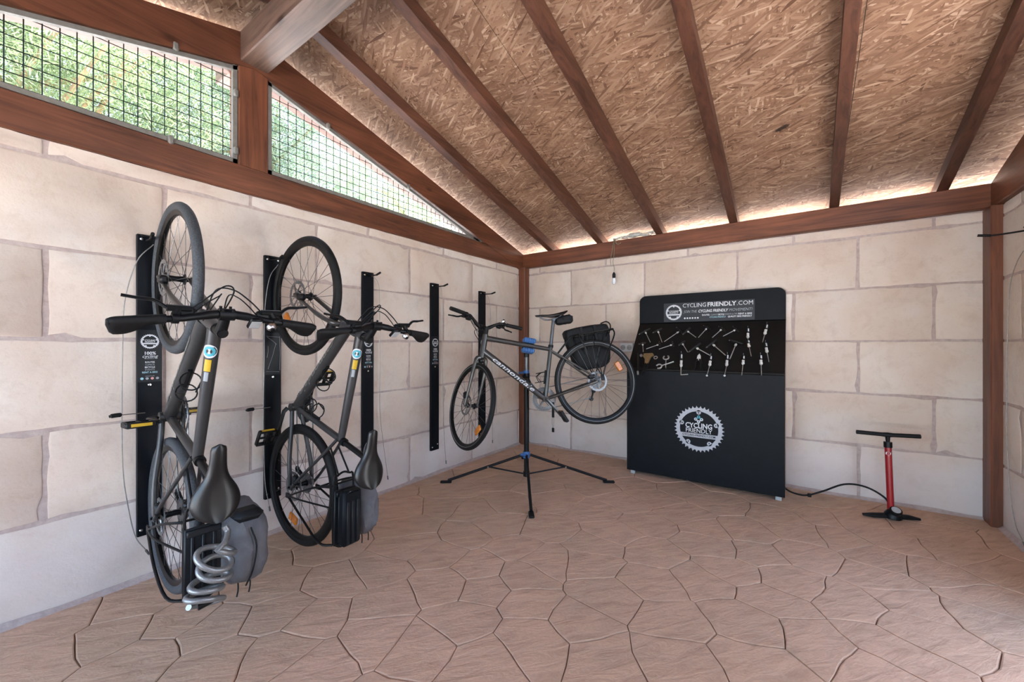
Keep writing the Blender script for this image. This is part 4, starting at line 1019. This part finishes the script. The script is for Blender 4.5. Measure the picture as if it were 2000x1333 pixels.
for fx, fy in ((1.194, -1.705), (0.238, -1.555), (1.374, -0.754), (0.355, -0.545)):
    v = V(fx-sx, fy-sy); L = np.linalg.norm(v); v = v/L; L = min(L, 0.70)
    a = V(v[0]*0.03, v[1]*0.03, 0.225); b_ = V(v[0]*(L-0.03), v[1]*(L-0.03), 0.022)
    lg = MB().tube([a, b_], 0.0115, 10).build('leg', 'black_metal', stand)
    MB().box((-0.05, -0.019, 0.0), (0.045, 0.019, 0.016), frame_M((v[0]*(L-0.01), v[1]*(L-0.01), 0.002), (v[0], v[1], 0), (-v[1], v[0], 0)), 0.006).build('foot_pad', 'black_rubber', lg)
    m_ = a+(b_-a)*0.47
    MB().tube([(v[0]*0.026, v[1]*0.026, 0.066), m_], 0.0065, 8).build('strut', 'black_metal', stand)
    MB().tube([m_+V(-v[1]*0.014, v[0]*0.014, 0), m_-V(-v[1]*0.014, v[0]*0.014, 0)], 0.0065, 8).build('bolt', 'chrome', stand)
tt = bike3.matrix_world @ Vector(l3(g3['tt0']*0.34+g3['sc']*0.66)); td = (bike3.matrix_world.to_3x3() @ Vector(l3(g3['sc']-g3['tt0']))).normalized()
ts = (bike3.matrix_world.to_3x3() @ Vector((0, 1, 0))); tl = tt-Vector((sx, sy, 0))
hd = MB().tube([(0, 0, 1.05), (0, 0, 1.125)], 0.022, 14); back = tl - ts*0.075
hd.tube([(0, 0, 1.10), tuple(back*0.5+Vector((0, 0, 1.12))*0.5), tuple(back)], 0.019, 12); hd.build('clamp_head', 'black_metal', stand)
Mj = frame_M(tl, -td, ts)       # x along the tube, y to the bike's left, z up-ish
jb = MB()
for s in (-1, 1):
    z0, z1 = (0.020, 0.062) if s > 0 else (-0.060, -0.020)
    jb.box((-0.052, -0.06, z0), (0.052, 0.030, z1), bev=0.012)
    for k in range(-2, 3): jb.box((k*0.020-0.006, 0.026, z0+0.005), (k*0.020+0.006, 0.036, z1-0.005), bev=0.003)
jb.xf(Mj).build('clamp_jaw', 'clamp_blue', stand)
MB().box((-0.045, -0.075, -0.05), (0.045, -0.052, 0.055), Mj, 0.008).build('jaw_back', 'black_metal', stand)

# ------------------------------------------------------------------ tool station
CX0, CX1, CYF = 1.39, 2.572, -0.41
ts_ = empty('tool_station', ((CX0+CX1)/2, -0.21, 0)); tag(ts_, 'black cycle tool station with sloping tool board and printed header', 'tool station')
inv = Matrix.Translation((-(CX0+CX1)/2, 0.21, 0))
def tp(o): o.parent = ts_; o.matrix_parent_inverse = inv; return o
tp(MB().box((CX0, CYF, 0.03), (CX1, CYF+0.02, 0.935), bev=0.003).build('front_panel', 'panel_black', None, smooth=False))
prof = [(CYF+0.02, 0.03), (CYF+0.02, 0.93), (-0.03, 1.37), (-0.03, 1.60), (-0.008, 1.60), (-0.008, 0.03)]
for x in (CX0+0.002, CX1-0.020): tp(MB().prism(prof, x, x+0.018, axes=(1, 2, 0)).build('side_panel', 'panel_black' if x < 2 else 'cabinet_edge', None, smooth=False))
A_ = V(0, -0.40, 0.935); B_ = V(0, -0.04, 1.36); LB = float(np.linalg.norm(B_-A_)); tB = (B_-A_)/LB
MBoard = frame_M(A_, (1, 0, 0), tB)
tp(MB().box((CX0, -0.002, -0.015), (CX1, LB+0.01, 0.0), MBoard, 0.002).build('tool_board', 'board_black', None, smooth=False))
tp(MB().tube([(CX0+0.003, CYF+0.006, 0.938), (CX1-0.003, CYF+0.006, 0.938)], 0.013, 12).build('front_lip', 'board_black', None))
hp = []
for (cx_, cz, a0) in ((CX1-0.06, 1.625-0.06, 0), (CX0+0.06, 1.625-0.06, PI/2)):
    hp += [(cx_+0.06*math.cos(a0+PI/2*k/8), cz+0.06*math.sin(a0+PI/2*k/8)) for k in range(9)]
hp = [(CX1, 1.355)] + hp + [(CX0, 1.355)]
tp(MB().prism(hp, -0.045, -0.027, axes=(0, 2, 1)).build('header_board', 'panel_black', None, smooth=False))
tp(MB().box((CX0, -0.045, 1.352), (CX1, -0.02, 1.362)).build('header_edge', 'panel_black', None, smooth=False))
for x in (CX0+0.03, CX1-0.06):
    for y in (CYF+0.01, -0.06): tp(MB().box((x, y, 0.0), (x+0.04, y+0.03, 0.03), bev=0.003).build('foot', 'grey_plastic', None))
# header print
HM = lambda x, z, off=0.0465: frame_M((x, -off, z), (1, 0, 0), (0, 0, 1))
tp(MB().box((1.619, -0.0458, 1.368), (2.355, -0.0449, 1.542)).build('print_panel', 'sticker_grey', None, smooth=False))
class _P:  # collects children under the station with world coordinates
    pass
_before = set(bpy.data.objects)
emblem(None, HM(1.708, 1.455), 0.075, 'white_print', 'white_print', fine=False, nteeth=36)
text('lettering', 'CYCLING', 0.052, 'white_print', None, HM(1.885, 1.512), -0.004, width=0.195)
text('lettering', 'FRIENDLY', 0.052, 'white_print', None, HM(2.105, 1.512), 0.022, width=0.225)
text('lettering', '.COM', 0.052, 'white_print', None, HM(2.285, 1.512), -0.004, width=0.118)
text('lettering', 'JOIN THE', 0.034, 'grey_print', None, HM(1.850, 1.457), -0.002, width=0.115, shear=0.25)
text('lettering', 'CYCLING FRIENDLY', 0.034, 'white_print', None, HM(2.035, 1.457), 0.022, width=0.24, shear=0.25)
text('lettering', 'MOVEMENT!', 0.034, 'grey_print', None, HM(2.25, 1.457), -0.002, width=0.175, shear=0.25)
for i, (t_, x, z, m_, w_, bo) in enumerate((('ROUTES', 1.980, 1.421, 'white_print', 0.06, 0.02), ('CLIMATE', 2.048, 1.421, 'grey_print', 0.062, 0), ('BICYCLE', 2.105, 1.421, 'white_print', 0.045, 0.02), ('EVENTS & TIPS', 2.182, 1.421, 'grey_print', 0.095, 0), ('RENT A BIKE', 2.285, 1.421, 'white_print', 0.10, 0.02), ('CYCLING-FRIENDLY', 2.075, 1.400, 'teal_light', 0.13, 0), ('QUALITY BIKE FRIENDLY', 2.245, 1.400, 'white_print', 0.18, 0.02))):
    text('lettering', t_, 0.020, m_, None, HM(x, z), bo, width=w_)
for k in range(6): MB().lathe([(0, 0.0006), (0.0075, 0.0006)], 'z', 14, closed=False).xf(HM(1.805+0.022*k, 1.398)).build('print_dot', 'white_print', None, smooth=False)
emblem(None, frame_M((1.988, CYF-0.0006, 0.466), (1, 0, 0), (0, 0, 1)), 0.190, 'logo_silver', 'white_print', fine=True, nteeth=38)
for o in set(bpy.data.objects)-_before: tp(o)

# ---- tools on the board (board coordinates: x along the station, s up the slope)
def tool_root(name, x, s, label, cat='tool', grp='tools on the board'):
    r = empty(name); r.matrix_world = MBoard @ Matrix.Translation((x, s, 0)); tag(r, label, cat, grp)
    return r
def t_handle(A, B, T, label, big=False):
    A, B, T = V(*A), V(*B), V(*T); C = (A+B)/2; r = tool_root('hex_key', C[0], C[1], label, 'hex key', 'T-handle hex keys on the board')
    a, b_, t = A-C, B-C, T-C; z = 0.020; k = 1.25 if big else 1.0
    P3 = lambda p, zz=z: (p[0], p[1], zz)
    MB().tube([P3(a*0.92), P3(a*0.6), P3(a*0), P3(b_*0.6), P3(b_*0.92)], [(0.0085*k, 0.006*k), (0.0095*k, 0.008*k), (0.012*k, 0.009*k), (0.0095*k, 0.008*k), (0.0085*k, 0.006*k)], 10).build('handle', 'tool_black', r)
    MB().tube([P3(a*0.9), P3(a*1.12)], 0.0045*k, 8).build('short_end', 'steel', r)
    MB().tube([P3(t*0.12), P3(t*0.20)], 0.0075*k, 8).build('collar', 'tool_grip', r)
    MB().tube([P3(t*0.06), P3(t)], 0.0032*k, 6).build('shaft', 'tool_steel', r)
    MB().tube([(0, 0, 0.0), (0, 0, z+0.012)], 0.003, 6).build('hook', 'steel', r)
simple('tool_black', (0.028, 0.027, 0.026), 0.5, 0, 0.2)
simple('tool_steel', (0.50, 0.50, 0.48), 0.35, 0.7, 0.1)
TL = [
 ((1.423,0.404),(1.512,0.477),(1.543,0.303),'black T-handle hex key at the far upper left of the tool board',0),
 ((1.548,0.421),(1.622,0.473),(1.648,0.302),'second T-handle hex key from the left in the top row',0),
 ((1.75,0.476),(1.814,0.397),(1.666,0.309),'third T-handle hex key in the top row, shaft pointing down left',0),
 ((1.814,0.397),(1.866,0.476),(1.926,0.357),'fourth T-handle hex key in the top row, shaft pointing down right',0),
 ((1.975,0.492),(2.034,0.446),(1.945,0.354),'fifth T-handle hex key in the top row under the word FRIENDLY',0),
 ((1.446,0.28),(1.507,0.296),(1.502,0.187),'small T-handle hex key with upright shaft at the left of the second row',0),
 ((1.622,0.306),(1.639,0.248),(1.522,0.222),'T-handle hex key lying nearly flat, second of the second row',0),
 ((1.739,0.305),(1.757,0.246),(1.634,0.22),'T-handle hex key lying nearly flat, third of the second row',0),
 ((1.799,0.268),(1.841,0.317),(1.88,0.19),'T-handle hex key in the second row above the pliers',0),
 ((1.892,0.196),(1.974,0.292),(2.064,0.153),'larger T-handle hex key with flat shaft above the pliers right side',1),
 ((2.096,0.475),(2.147,0.427),(2.055,0.353),'slim T-handle hex key, second from the right of the top row keys',0),
 ((2.206,0.472),(2.252,0.413),(2.136,0.367),'slim T-handle hex key, rightmost of the top row keys',0),
 ((2.023,0.245),(2.093,0.328),(2.171,0.161),'large T-handle hex key in the middle of the second row',1),
 ((2.19,0.319),(2.293,0.278),(2.205,0.123),'large T-handle hex key, rightmost of the second row keys',1)]
for a, b_, t, lab, bg_ in TL: t_handle(a, b_, t, lab, bg_)
def driver(top, hb_, tip, label, kind='plain'):
    A, B, T = V(*top), V(*hb_), V(*tip); r = tool_root('screwdriver', A[0], A[1], label, 'screwdriver', 'drivers on the board')
    b_, t = B-A, T-A; z = 0.022; P3 = lambda p, zz=z: (p[0], p[1], zz)
    n = b_/np.linalg.norm(b_)
    MB().tube([P3(-n*0.004), P3(b_*0.04), P3(b_*0.25), P3(b_*0.55)], [0.007, 0.0115, 0.0125, 0.0115], 10).build('handle_end', 'tool_black', r)
    MB().tube([P3(b_*0.10)+V(0.004, 0, 0.010), P3(b_*0.40)+V(0.004, 0, 0.010)], 0.0055, 8).build('grip_inlay', 'white_print', r)
    MB().tube([P3(b_*0.55), P3(b_*0.75), P3(b_*0.88), P3(b_)], [0.011, 0.0095, 0.0125, 0.009], 10).build('handle_front', 'tool_grip', r)
    sh = MB()
    if kind == 'hook':
        sh.tube([P3(b_), P3(t*0.97), P3(t), P3(t+V(0.012, 0.002)), P3(t+V(0.055, 0.008))], 0.0042, 8)
    else: sh.tube([P3(b_), P3(t)], 0.003, 8)
    sh.build('shaft', 'tool_steel', r)
    if kind == 'ball': MB().lathe([(0, -0.008), (0.006, -0.006), (0.0085, 0), (0.006, 0.006), (0, 0.008)], 'z', 12, c=P3(t), closed=False).build('ball_tip', 'white_print', r)
    MB().tube([(0, 0.004, 0), (0, 0.004, z+0.016), (0, 0.014, z+0.02)], 0.0025, 6).build('hook', 'steel', r)
driver((1.833,0.165),(1.85,0.029),(1.86,-0.055),'stout driver with a bent hook tip beside the spanners','hook')
driver((2.066,0.147),(2.066,0.049),(2.056,-0.052),'white-tipped driver in the bottom row, nearest the pliers','ball')
driver((2.185,0.161),(2.188,0.054),(2.181,-0.045),'white-tipped driver in the bottom row, right of its twin','ball')
driver((2.299,0.152),(2.3,0.072),(2.298,-0.036),'plain screwdriver, second from the right in the bottom row')
driver((2.413,0.161),(2.421,0.074),(2.427,-0.028),'plain screwdriver, rightmost in the bottom row')
driver((2.445,0.482),(2.434,0.383),(2.422,0.298),'screwdriver at the top right corner of the tool board')
driver((2.441,0.287),(2.455,0.196),(2.47,0.101),'screwdriver hanging below the top right corner screwdriver')
driver((2.313,0.444),(2.318,0.347),(2.32,0.322),'short stubby screwdriver in the top row right of the keys')
driver((2.321,0.312),(2.332,0.25),(2.352,0.154),'screwdriver hanging directly below the stubby screwdriver')
# lever tool, cutter, spanners, pliers
r = tool_root('chain_whip', 1.462, 0.164, 'dark lever tool hanging at the left end of the lower row', 'lever tool')
MB().tube([(0.0, 0.0, 0.02), (0.012, -0.06, 0.02), (0.028, -0.14, 0.02), (0.036, -0.20, 0.02)], [(0.014, 0.008), (0.012, 0.008), (0.012, 0.008), (0.011, 0.007)], 10).build('handle', 'tool_black', r)
MB().tube([(0.036, -0.20, 0.02), (0.045, -0.232, 0.02)], 0.009, 8).build('tip', 'tool_steel', r)
MB().lathe([(0.006, 0.014), (0.013, 0.014), (0.013, 0.026), (0.006, 0.026)], 'z', 14, c=(0.03, -0.02, 0)).build('ring', 'tool_steel', r)
r = tool_root('cable_cutter', 1.543, 0.159, 'bronze headed cable cutter next to the dark lever tool', 'cable cutter')
MB().prism([(-0.03, 0.005), (0.045, 0.012), (0.062, -0.01), (0.04, -0.03), (0.028, -0.105), (0.0, -0.108), (-0.012, -0.05), (-0.032, -0.025)], 0.012, 0.026, axes=(0, 1, 2)).build('head', 'bronze', r, smooth=False)
MB().lathe([(0.012, 0.016), (0.018, 0.016), (0.018, 0.022), (0.012, 0.022)], 'z', 14, c=(0.08, -0.035, 0)).build('ring', 'tool_steel', r)
MB().tube(smooth_path([(0.008, -0.10, 0.02), (0.0, -0.15, 0.02), (-0.012, -0.24, 0.02)], 4), 0.007, 8).build('handle', 'tool_black', r)
MB().tube(smooth_path([(0.022, -0.10, 0.02), (0.03, -0.14, 0.02), (0.01, -0.20, 0.02)], 4), 0.006, 8).build('handle', 'tool_black', r)
def spanner(c, d0, L, label):
    r = tool_root('spanner', c[0], c[1], label, 'spanner'); d_ = V(*d0); d_ /= np.linalg.norm(d_); z = 0.02 if d_[0] < 0.5 else 0.027
    a0 = math.atan2(-d_[1], -d_[0])
    ring = [(0.022*math.cos(a), 0.022*math.sin(a), z) for a in np.linspace(a0+0.7, a0+2*PI-0.7, 18)]
    MB().tube(ring, 0.0062, 8).build('jaw', 'tool_steel', r)
    MB().tube([(*(d_*0.02), z), (*(d_*L*0.6), z), (*(d_*L), z)], [(0.006, 0.004), (0.005, 0.004), (0.008, 0.004)], 8).build('shank', 'tool_steel', r)
spanner((1.712, 0.126), (0.14, -0.99), 0.115, 'upright open spanner crossing the lying spanner')
spanner((1.672, 0.022), (0.9, 0.42), 0.125, 'slanting open spanner crossed over the upright spanner')
r = tool_root('pliers', 1.976, 0.16, 'black handled pliers in the middle of the bottom row', 'pliers')
MB().prism([(0, 0.01), (0.012, -0.012), (0.014, -0.045), (0, -0.055), (-0.014, -0.045), (-0.012, -0.012)], 0.014, 0.026, axes=(0, 1, 2)).build('jaws', 'tool_grip', r, smooth=False)
for s in (-1, 1): MB().tube(smooth_path([(s*0.006, -0.045, 0.02), (s*0.022, -0.08, 0.02), (s*0.022+0.004, -0.12, 0.02), (s*0.03+0.006, -0.165, 0.02)], 4), 0.008, 8).build('handle', 'tool_black', r)

# ------------------------------------------------------------------ floor pump
px, py = 3.155, -0.335
pu = empty('floor_pump', (px, py, 0)); tag(pu, 'red floor pump with black T-handle standing by the right post', 'pump')
MB().tube([(0, 0, 0.03), (-0.012, 0.02, 0.475)], 0.0185, 18).build('barrel', 'pump_red', pu)
MB().tube([(-0.012, 0.02, 0.468), (-0.0125, 0.021, 0.505)], 0.0225, 18).build('barrel_cap', 'black_metal', pu)
MB().tube([(-0.0125, 0.021, 0.50), (-0.0135, 0.022, 0.545)], [0.010, 0.014], 12).build('rod', 'black_metal', pu)
ux, uy = 0.985, 0.17
hd_ = MB().tube([(-0.0135-ux*0.165, 0.022-uy*0.165, 0.556), (-0.0135-ux*0.03, 0.022-uy*0.03, 0.552), (-0.0135, 0.022, 0.551), (-0.0135+ux*0.03, 0.022+uy*0.03, 0.552), (-0.0135+ux*0.165, 0.022+uy*0.165, 0.556)], [0.014, 0.0135, 0.017, 0.0135, 0.014], 14); hd_.build('handle', 'black_rubber', pu)
bs = MB().lathe([(0.0, 0.065), (0.026, 0.062), (0.034, 0.05), (0.045, 0.035), (0.046, 0.008), (0.0, 0.006)], 'z', 20, c=(0.008, -0.005, 0), closed=False); bs.build('base_boss', 'black_metal', pu)
for s in (-1, 1):
    MB().tube([(0.0+s*0.03*0.9, s*0.01, 0.018), (s*0.10*0.96, s*0.024+0.02*s, 0.016), (s*0.155*0.96, s*0.03+0.024*s, 0.012)], [(0.016, 0.026), (0.014, 0.022), (0.007, 0.012)], 12).build('foot_plate', 'black_rubber', pu)
gz = MB().lathe([(0, 0.004), (0.030, 0.004), (0.033, 0.0), (0.033, -0.02)], 'z', 24, closed=False); gz.xf(frame_M((0.02, -0.030, 0.068), (0.9, 0.2, 0.0), (0.1, 0.75, 0.5))).build('gauge', 'black_metal', pu)
MB().lathe([(0, 0.0055), (0.024, 0.0055)], 'z', 24, closed=False).xf(frame_M((0.02, -0.030, 0.068), (0.9, 0.2, 0.0), (0.1, 0.75, 0.5))).build('gauge_dial', 'grey_plastic', pu)
hz = smooth_path([(3.16, -0.345, 0.06), (3.125, -0.33, 0.13), (3.03, -0.30, 0.175), (2.92, -0.28, 0.165), (2.80, -0.26, 0.085), (2.70, -0.25, 0.03), (2.62, -0.245, 0.03), (2.575, -0.24, 0.05), (2.56, -0.23, 0.07)], 7)
MB().tube([p-V(px, py, 0) for p in hz], 0.0062, 8).build('hose', 'black_rubber', pu)
p = V(2.72, -0.252, 0.035)-V(px, py, 0); MB().box(tuple(p-V(0.012, 0.012, 0.012)), tuple(p+V(0.012, 0.012, 0.014)), bev=0.004).build('hose_clip', 'black_metal', pu)
# mark on the barrel: white drop
dm = MB(); dp = [(0.014*math.cos(a)*(1+0.0*a), 0.012*math.sin(a)) for a in np.linspace(0.3, 2*PI-0.1, 14)] + [(0.018, 0.020)]
N_ = len(dp); dm.add([(x, y, 0.0004) for x, y in dp], [tuple(range(N_))])
wrapped = tube_text(MB().add([(y, -x, 0.0004) for x, y in dp], [tuple(range(N_))]), (-0.010, 0.018, 0.43), (-0.012, 0.02, 0.475), (-0.19, -0.98, 0), 0.0185)
wrapped.build('barrel_mark', 'white_print', pu, smooth=False, fix=False)

# ------------------------------------------------------------------ bulb, cable bundle, outlet
simple('frost_glass', (0.72, 0.76, 0.80), 0.15, 0.0, 0.05)
bl = empty('bare_bulb', (1.140, -0.075, 1.80)); tag(bl, 'bare clear bulb hanging on a thin cord below the back beam', 'light bulb')
MB().lathe([(0.0, -0.038), (0.012, -0.036), (0.0195, -0.020), (0.019, 0.0), (0.0145, 0.018), (0.012, 0.028)], 'z', 20, closed=False).build('glass_bulb', 'frost_glass', bl)
MB().lathe([(0.0125, 0.022), (0.0135, 0.03), (0.0165, 0.034), (0.0165, 0.064), (0.010, 0.078), (0.004, 0.086)], 'z', 16, closed=False).build('lamp_socket', 'black_metal', bl)
MB().tube(smooth_path([(0, 0, 0.084), (0.002, 0, 0.13), (-0.010, 0.0, 0.185), (0.002, 0.0, 0.26), (0.004, 0.0, 0.35), (0.006, 0.01, 0.415)], 6), 0.0024, 6).build('cord', 'cable_olive', bl)
cb = empty('cable_bundle', (1.30, -0.03, 2.208)); tag(cb, 'grey cable coil lying on the back beam above the bulb', 'cable')
rb = random.Random(5)
for k in range(5):
    cxk = -0.10+0.07*k; a0 = rb.uniform(0, 6); pp = []
    for j in range(26):
        a = a0+j*0.5; pp.append((cxk+0.075*math.cos(a)+0.004*j*(0.3 if k % 2 else -0.1), 0.022*math.sin(a)+rb.uniform(-.004, .004), 0.012+0.012*(k % 3)*0.7+0.010*math.sin(a*1.7)+0.003*(j % 4)))
    MB().tube(smooth_path(pp, 3), 0.0042, 6).build('cable_loop', 'cable_grey', cb)
MB().box((-0.02, -0.025, 0.02), (0.10, 0.02, 0.05), bev=0.01).build('junction_sleeve', 'cable_grey', cb)
MB().tube(smooth_path([(-0.155, -0.02, 0.02), (-0.165, -0.034, -0.01), (-0.178, -0.036, -0.08), (-0.192, -0.036, -0.155), (-0.200, -0.036, -0.20), (-0.196, -0.034, -0.25)], 5), 0.003, 6).build('loose_end', 'cable_olive', cb)
MB().tube(smooth_path([(-0.15, -0.03, 0.01), (-0.14, -0.036, -0.03), (-0.12, -0.036, -0.045), (-0.09, -0.034, -0.035)], 5), 0.003, 6).build('loose_end', 'cable_olive', cb)
MB().tube(smooth_path([(0.17, 0.0, 0.03), (0.21, 0.0, 0.025), (0.235, 0.0, 0.06), (0.245, 0.0, 0.075)], 5), 0.003, 6).build('feed_cable', 'cable_olive', cb)
ou = empty('power_outlet', (1.25, 0.0, 1.127)); tag(ou, 'pale double power outlet on the back wall left of the tool station', 'outlet')
MB().box((-0.068, -0.030, -0.045), (0.068, 0.0, 0.045), bev=0.006).build('housing', 'white_plastic', ou)
for x in (-0.033, 0.033):
    so2 = MB().lathe([(0.0, -0.0301), (0.021, -0.0301), (0.023, -0.0325), (0.0255, -0.0325), (0.0255, -0.029)], 'y', 24, c=(x, 0, 0), closed=False).build('socket', 'grey_plastic', ou)
    for dx in (-0.0095, 0.0095): MB().lathe([(0.0, -0.0312), (0.003, -0.0312)], 'y', 10, c=(x+dx, 0, 0), closed=False).build('pin_hole', 'black_metal', so2)

# ------------------------------------------------------------------ trees outside the gable
def tree(name, base, h, crown_c, crown_r, n, label, seed, mat, lean=(0, 0)):
    r_ = random.Random(seed); root = empty(name, base); tag(root, label, 'tree', 'trees outside the gable')
    tr = [(0, 0, -0.05), (lean[0]*0.3, lean[1]*0.3, h*0.3), (lean[0]*0.55+0.1, lean[1]*0.6-0.08, h*0.6), (lean[0], lean[1], h)]
    MB().tube(smooth_path(tr, 5), [0.11-0.006*i for i in range(16)], 10).build('trunk', 'bark', root)
    bm_ = MB(); B0 = V(*base); cc = V(*crown_c)-B0; cr = V(*crown_r); tips = []
    for k in range(16):
        t0 = smooth_path(tr, 5)[r_.randint(6, 15)]; v = V(r_.gauss(0, 1), r_.gauss(0, 1), r_.gauss(0, 1)); v /= np.linalg.norm(v); e = cc+v*cr*0.85
        m_ = (V(*t0)+e)/2+V(r_.uniform(-.2, .2), r_.uniform(-.2, .2), r_.uniform(0, .3))
        bm_.tube(smooth_path([t0, m_, e], 4), [0.03-0.003*i for i in range(9)], 6)
    bm_.build('branches', 'bark', root)
    g_ = np.random.default_rng(seed); un = lambda q: q/np.linalg.norm(q, axis=-1, keepdims=True)
    p = cc+un(g_.normal(size=(n, 3)))*cr*(g_.random((n, 1))**0.42)
    d = un(g_.normal(size=(n, 3))*V(1, 1, 0.7)+V(0, 0, -0.5)); sd_ = un(np.cross(d, g_.normal(size=(n, 3)))); u = np.cross(d, sd_)
    j = np.arange(9)[None, :, None]; sg = np.where(j % 2 == 1, 1.0, -1.0)
    b0 = p[:, None]+d[:, None]*(j*0.020)
    ld = un(sd_[:, None]*sg*0.75+d[:, None]*0.65+u[:, None]*g_.uniform(-.35, .35, (n, 9, 1))); L = 0.095*g_.uniform(.7, 1.25, (n, 9, 1)); wd = np.cross(ld, np.broadcast_to(u[:, None], ld.shape))*0.0048
    vs = np.stack([b0, b0+ld*L*0.45+wd, b0+ld*L, b0+ld*L*0.45-wd], 2).reshape(-1, 3); c = len(vs)
    me = bpy.data.meshes.new('foliage'); me.vertices.add(c); me.vertices.foreach_set('co', vs[:c].ravel())
    nl = c//4; me.loops.add(c); me.loops.foreach_set('vertex_index', np.arange(c)); me.polygons.add(nl)
    me.polygons.foreach_set('loop_start', np.arange(nl)*4); me.polygons.foreach_set('loop_total', np.full(nl, 4)); me.update(calc_edges=True); me.materials.append(MAT[mat])
    o = bpy.data.objects.new('foliage', me); COL.objects.link(o); o.parent = root; o['kind'] = 'stuff'
    return root
tree('pepper_tree', (-2.3, -3.95, -0.06), 3.6, (-2.2, -3.6, 3.5), (1.1, 1.3, 1.5), 5200, 'sunlit tree with pale trunk outside the left mesh window', 21, 'leaf', (0.1, 0.15))
tree('pepper_tree', (-2.9, -1.6, -0.06), 3.6, (-2.7, -1.7, 3.5), (1.2, 1.4, 1.6), 6000, 'leafy green tree outside the middle of the mesh gable', 22, 'leaf_cool', (0.1, -0.1))
tree('pepper_tree', (-3.4, 0.9, -0.06), 3.6, (-3.2, 0.8, 3.3), (1.2, 1.5, 1.7), 5000, 'leafy green tree outside the pointed end of the triangular window', 23, 'leaf', (0.1, 0.1))
tree('pepper_tree', (-5.8, -3.3, -0.06), 4.8, (-5.6, -3.0, 5.2), (1.6, 2.8, 2.2), 4500, 'far green tree filling gaps behind the nearer trees', 24, 'leaf_cool', (0.2, 0.1))
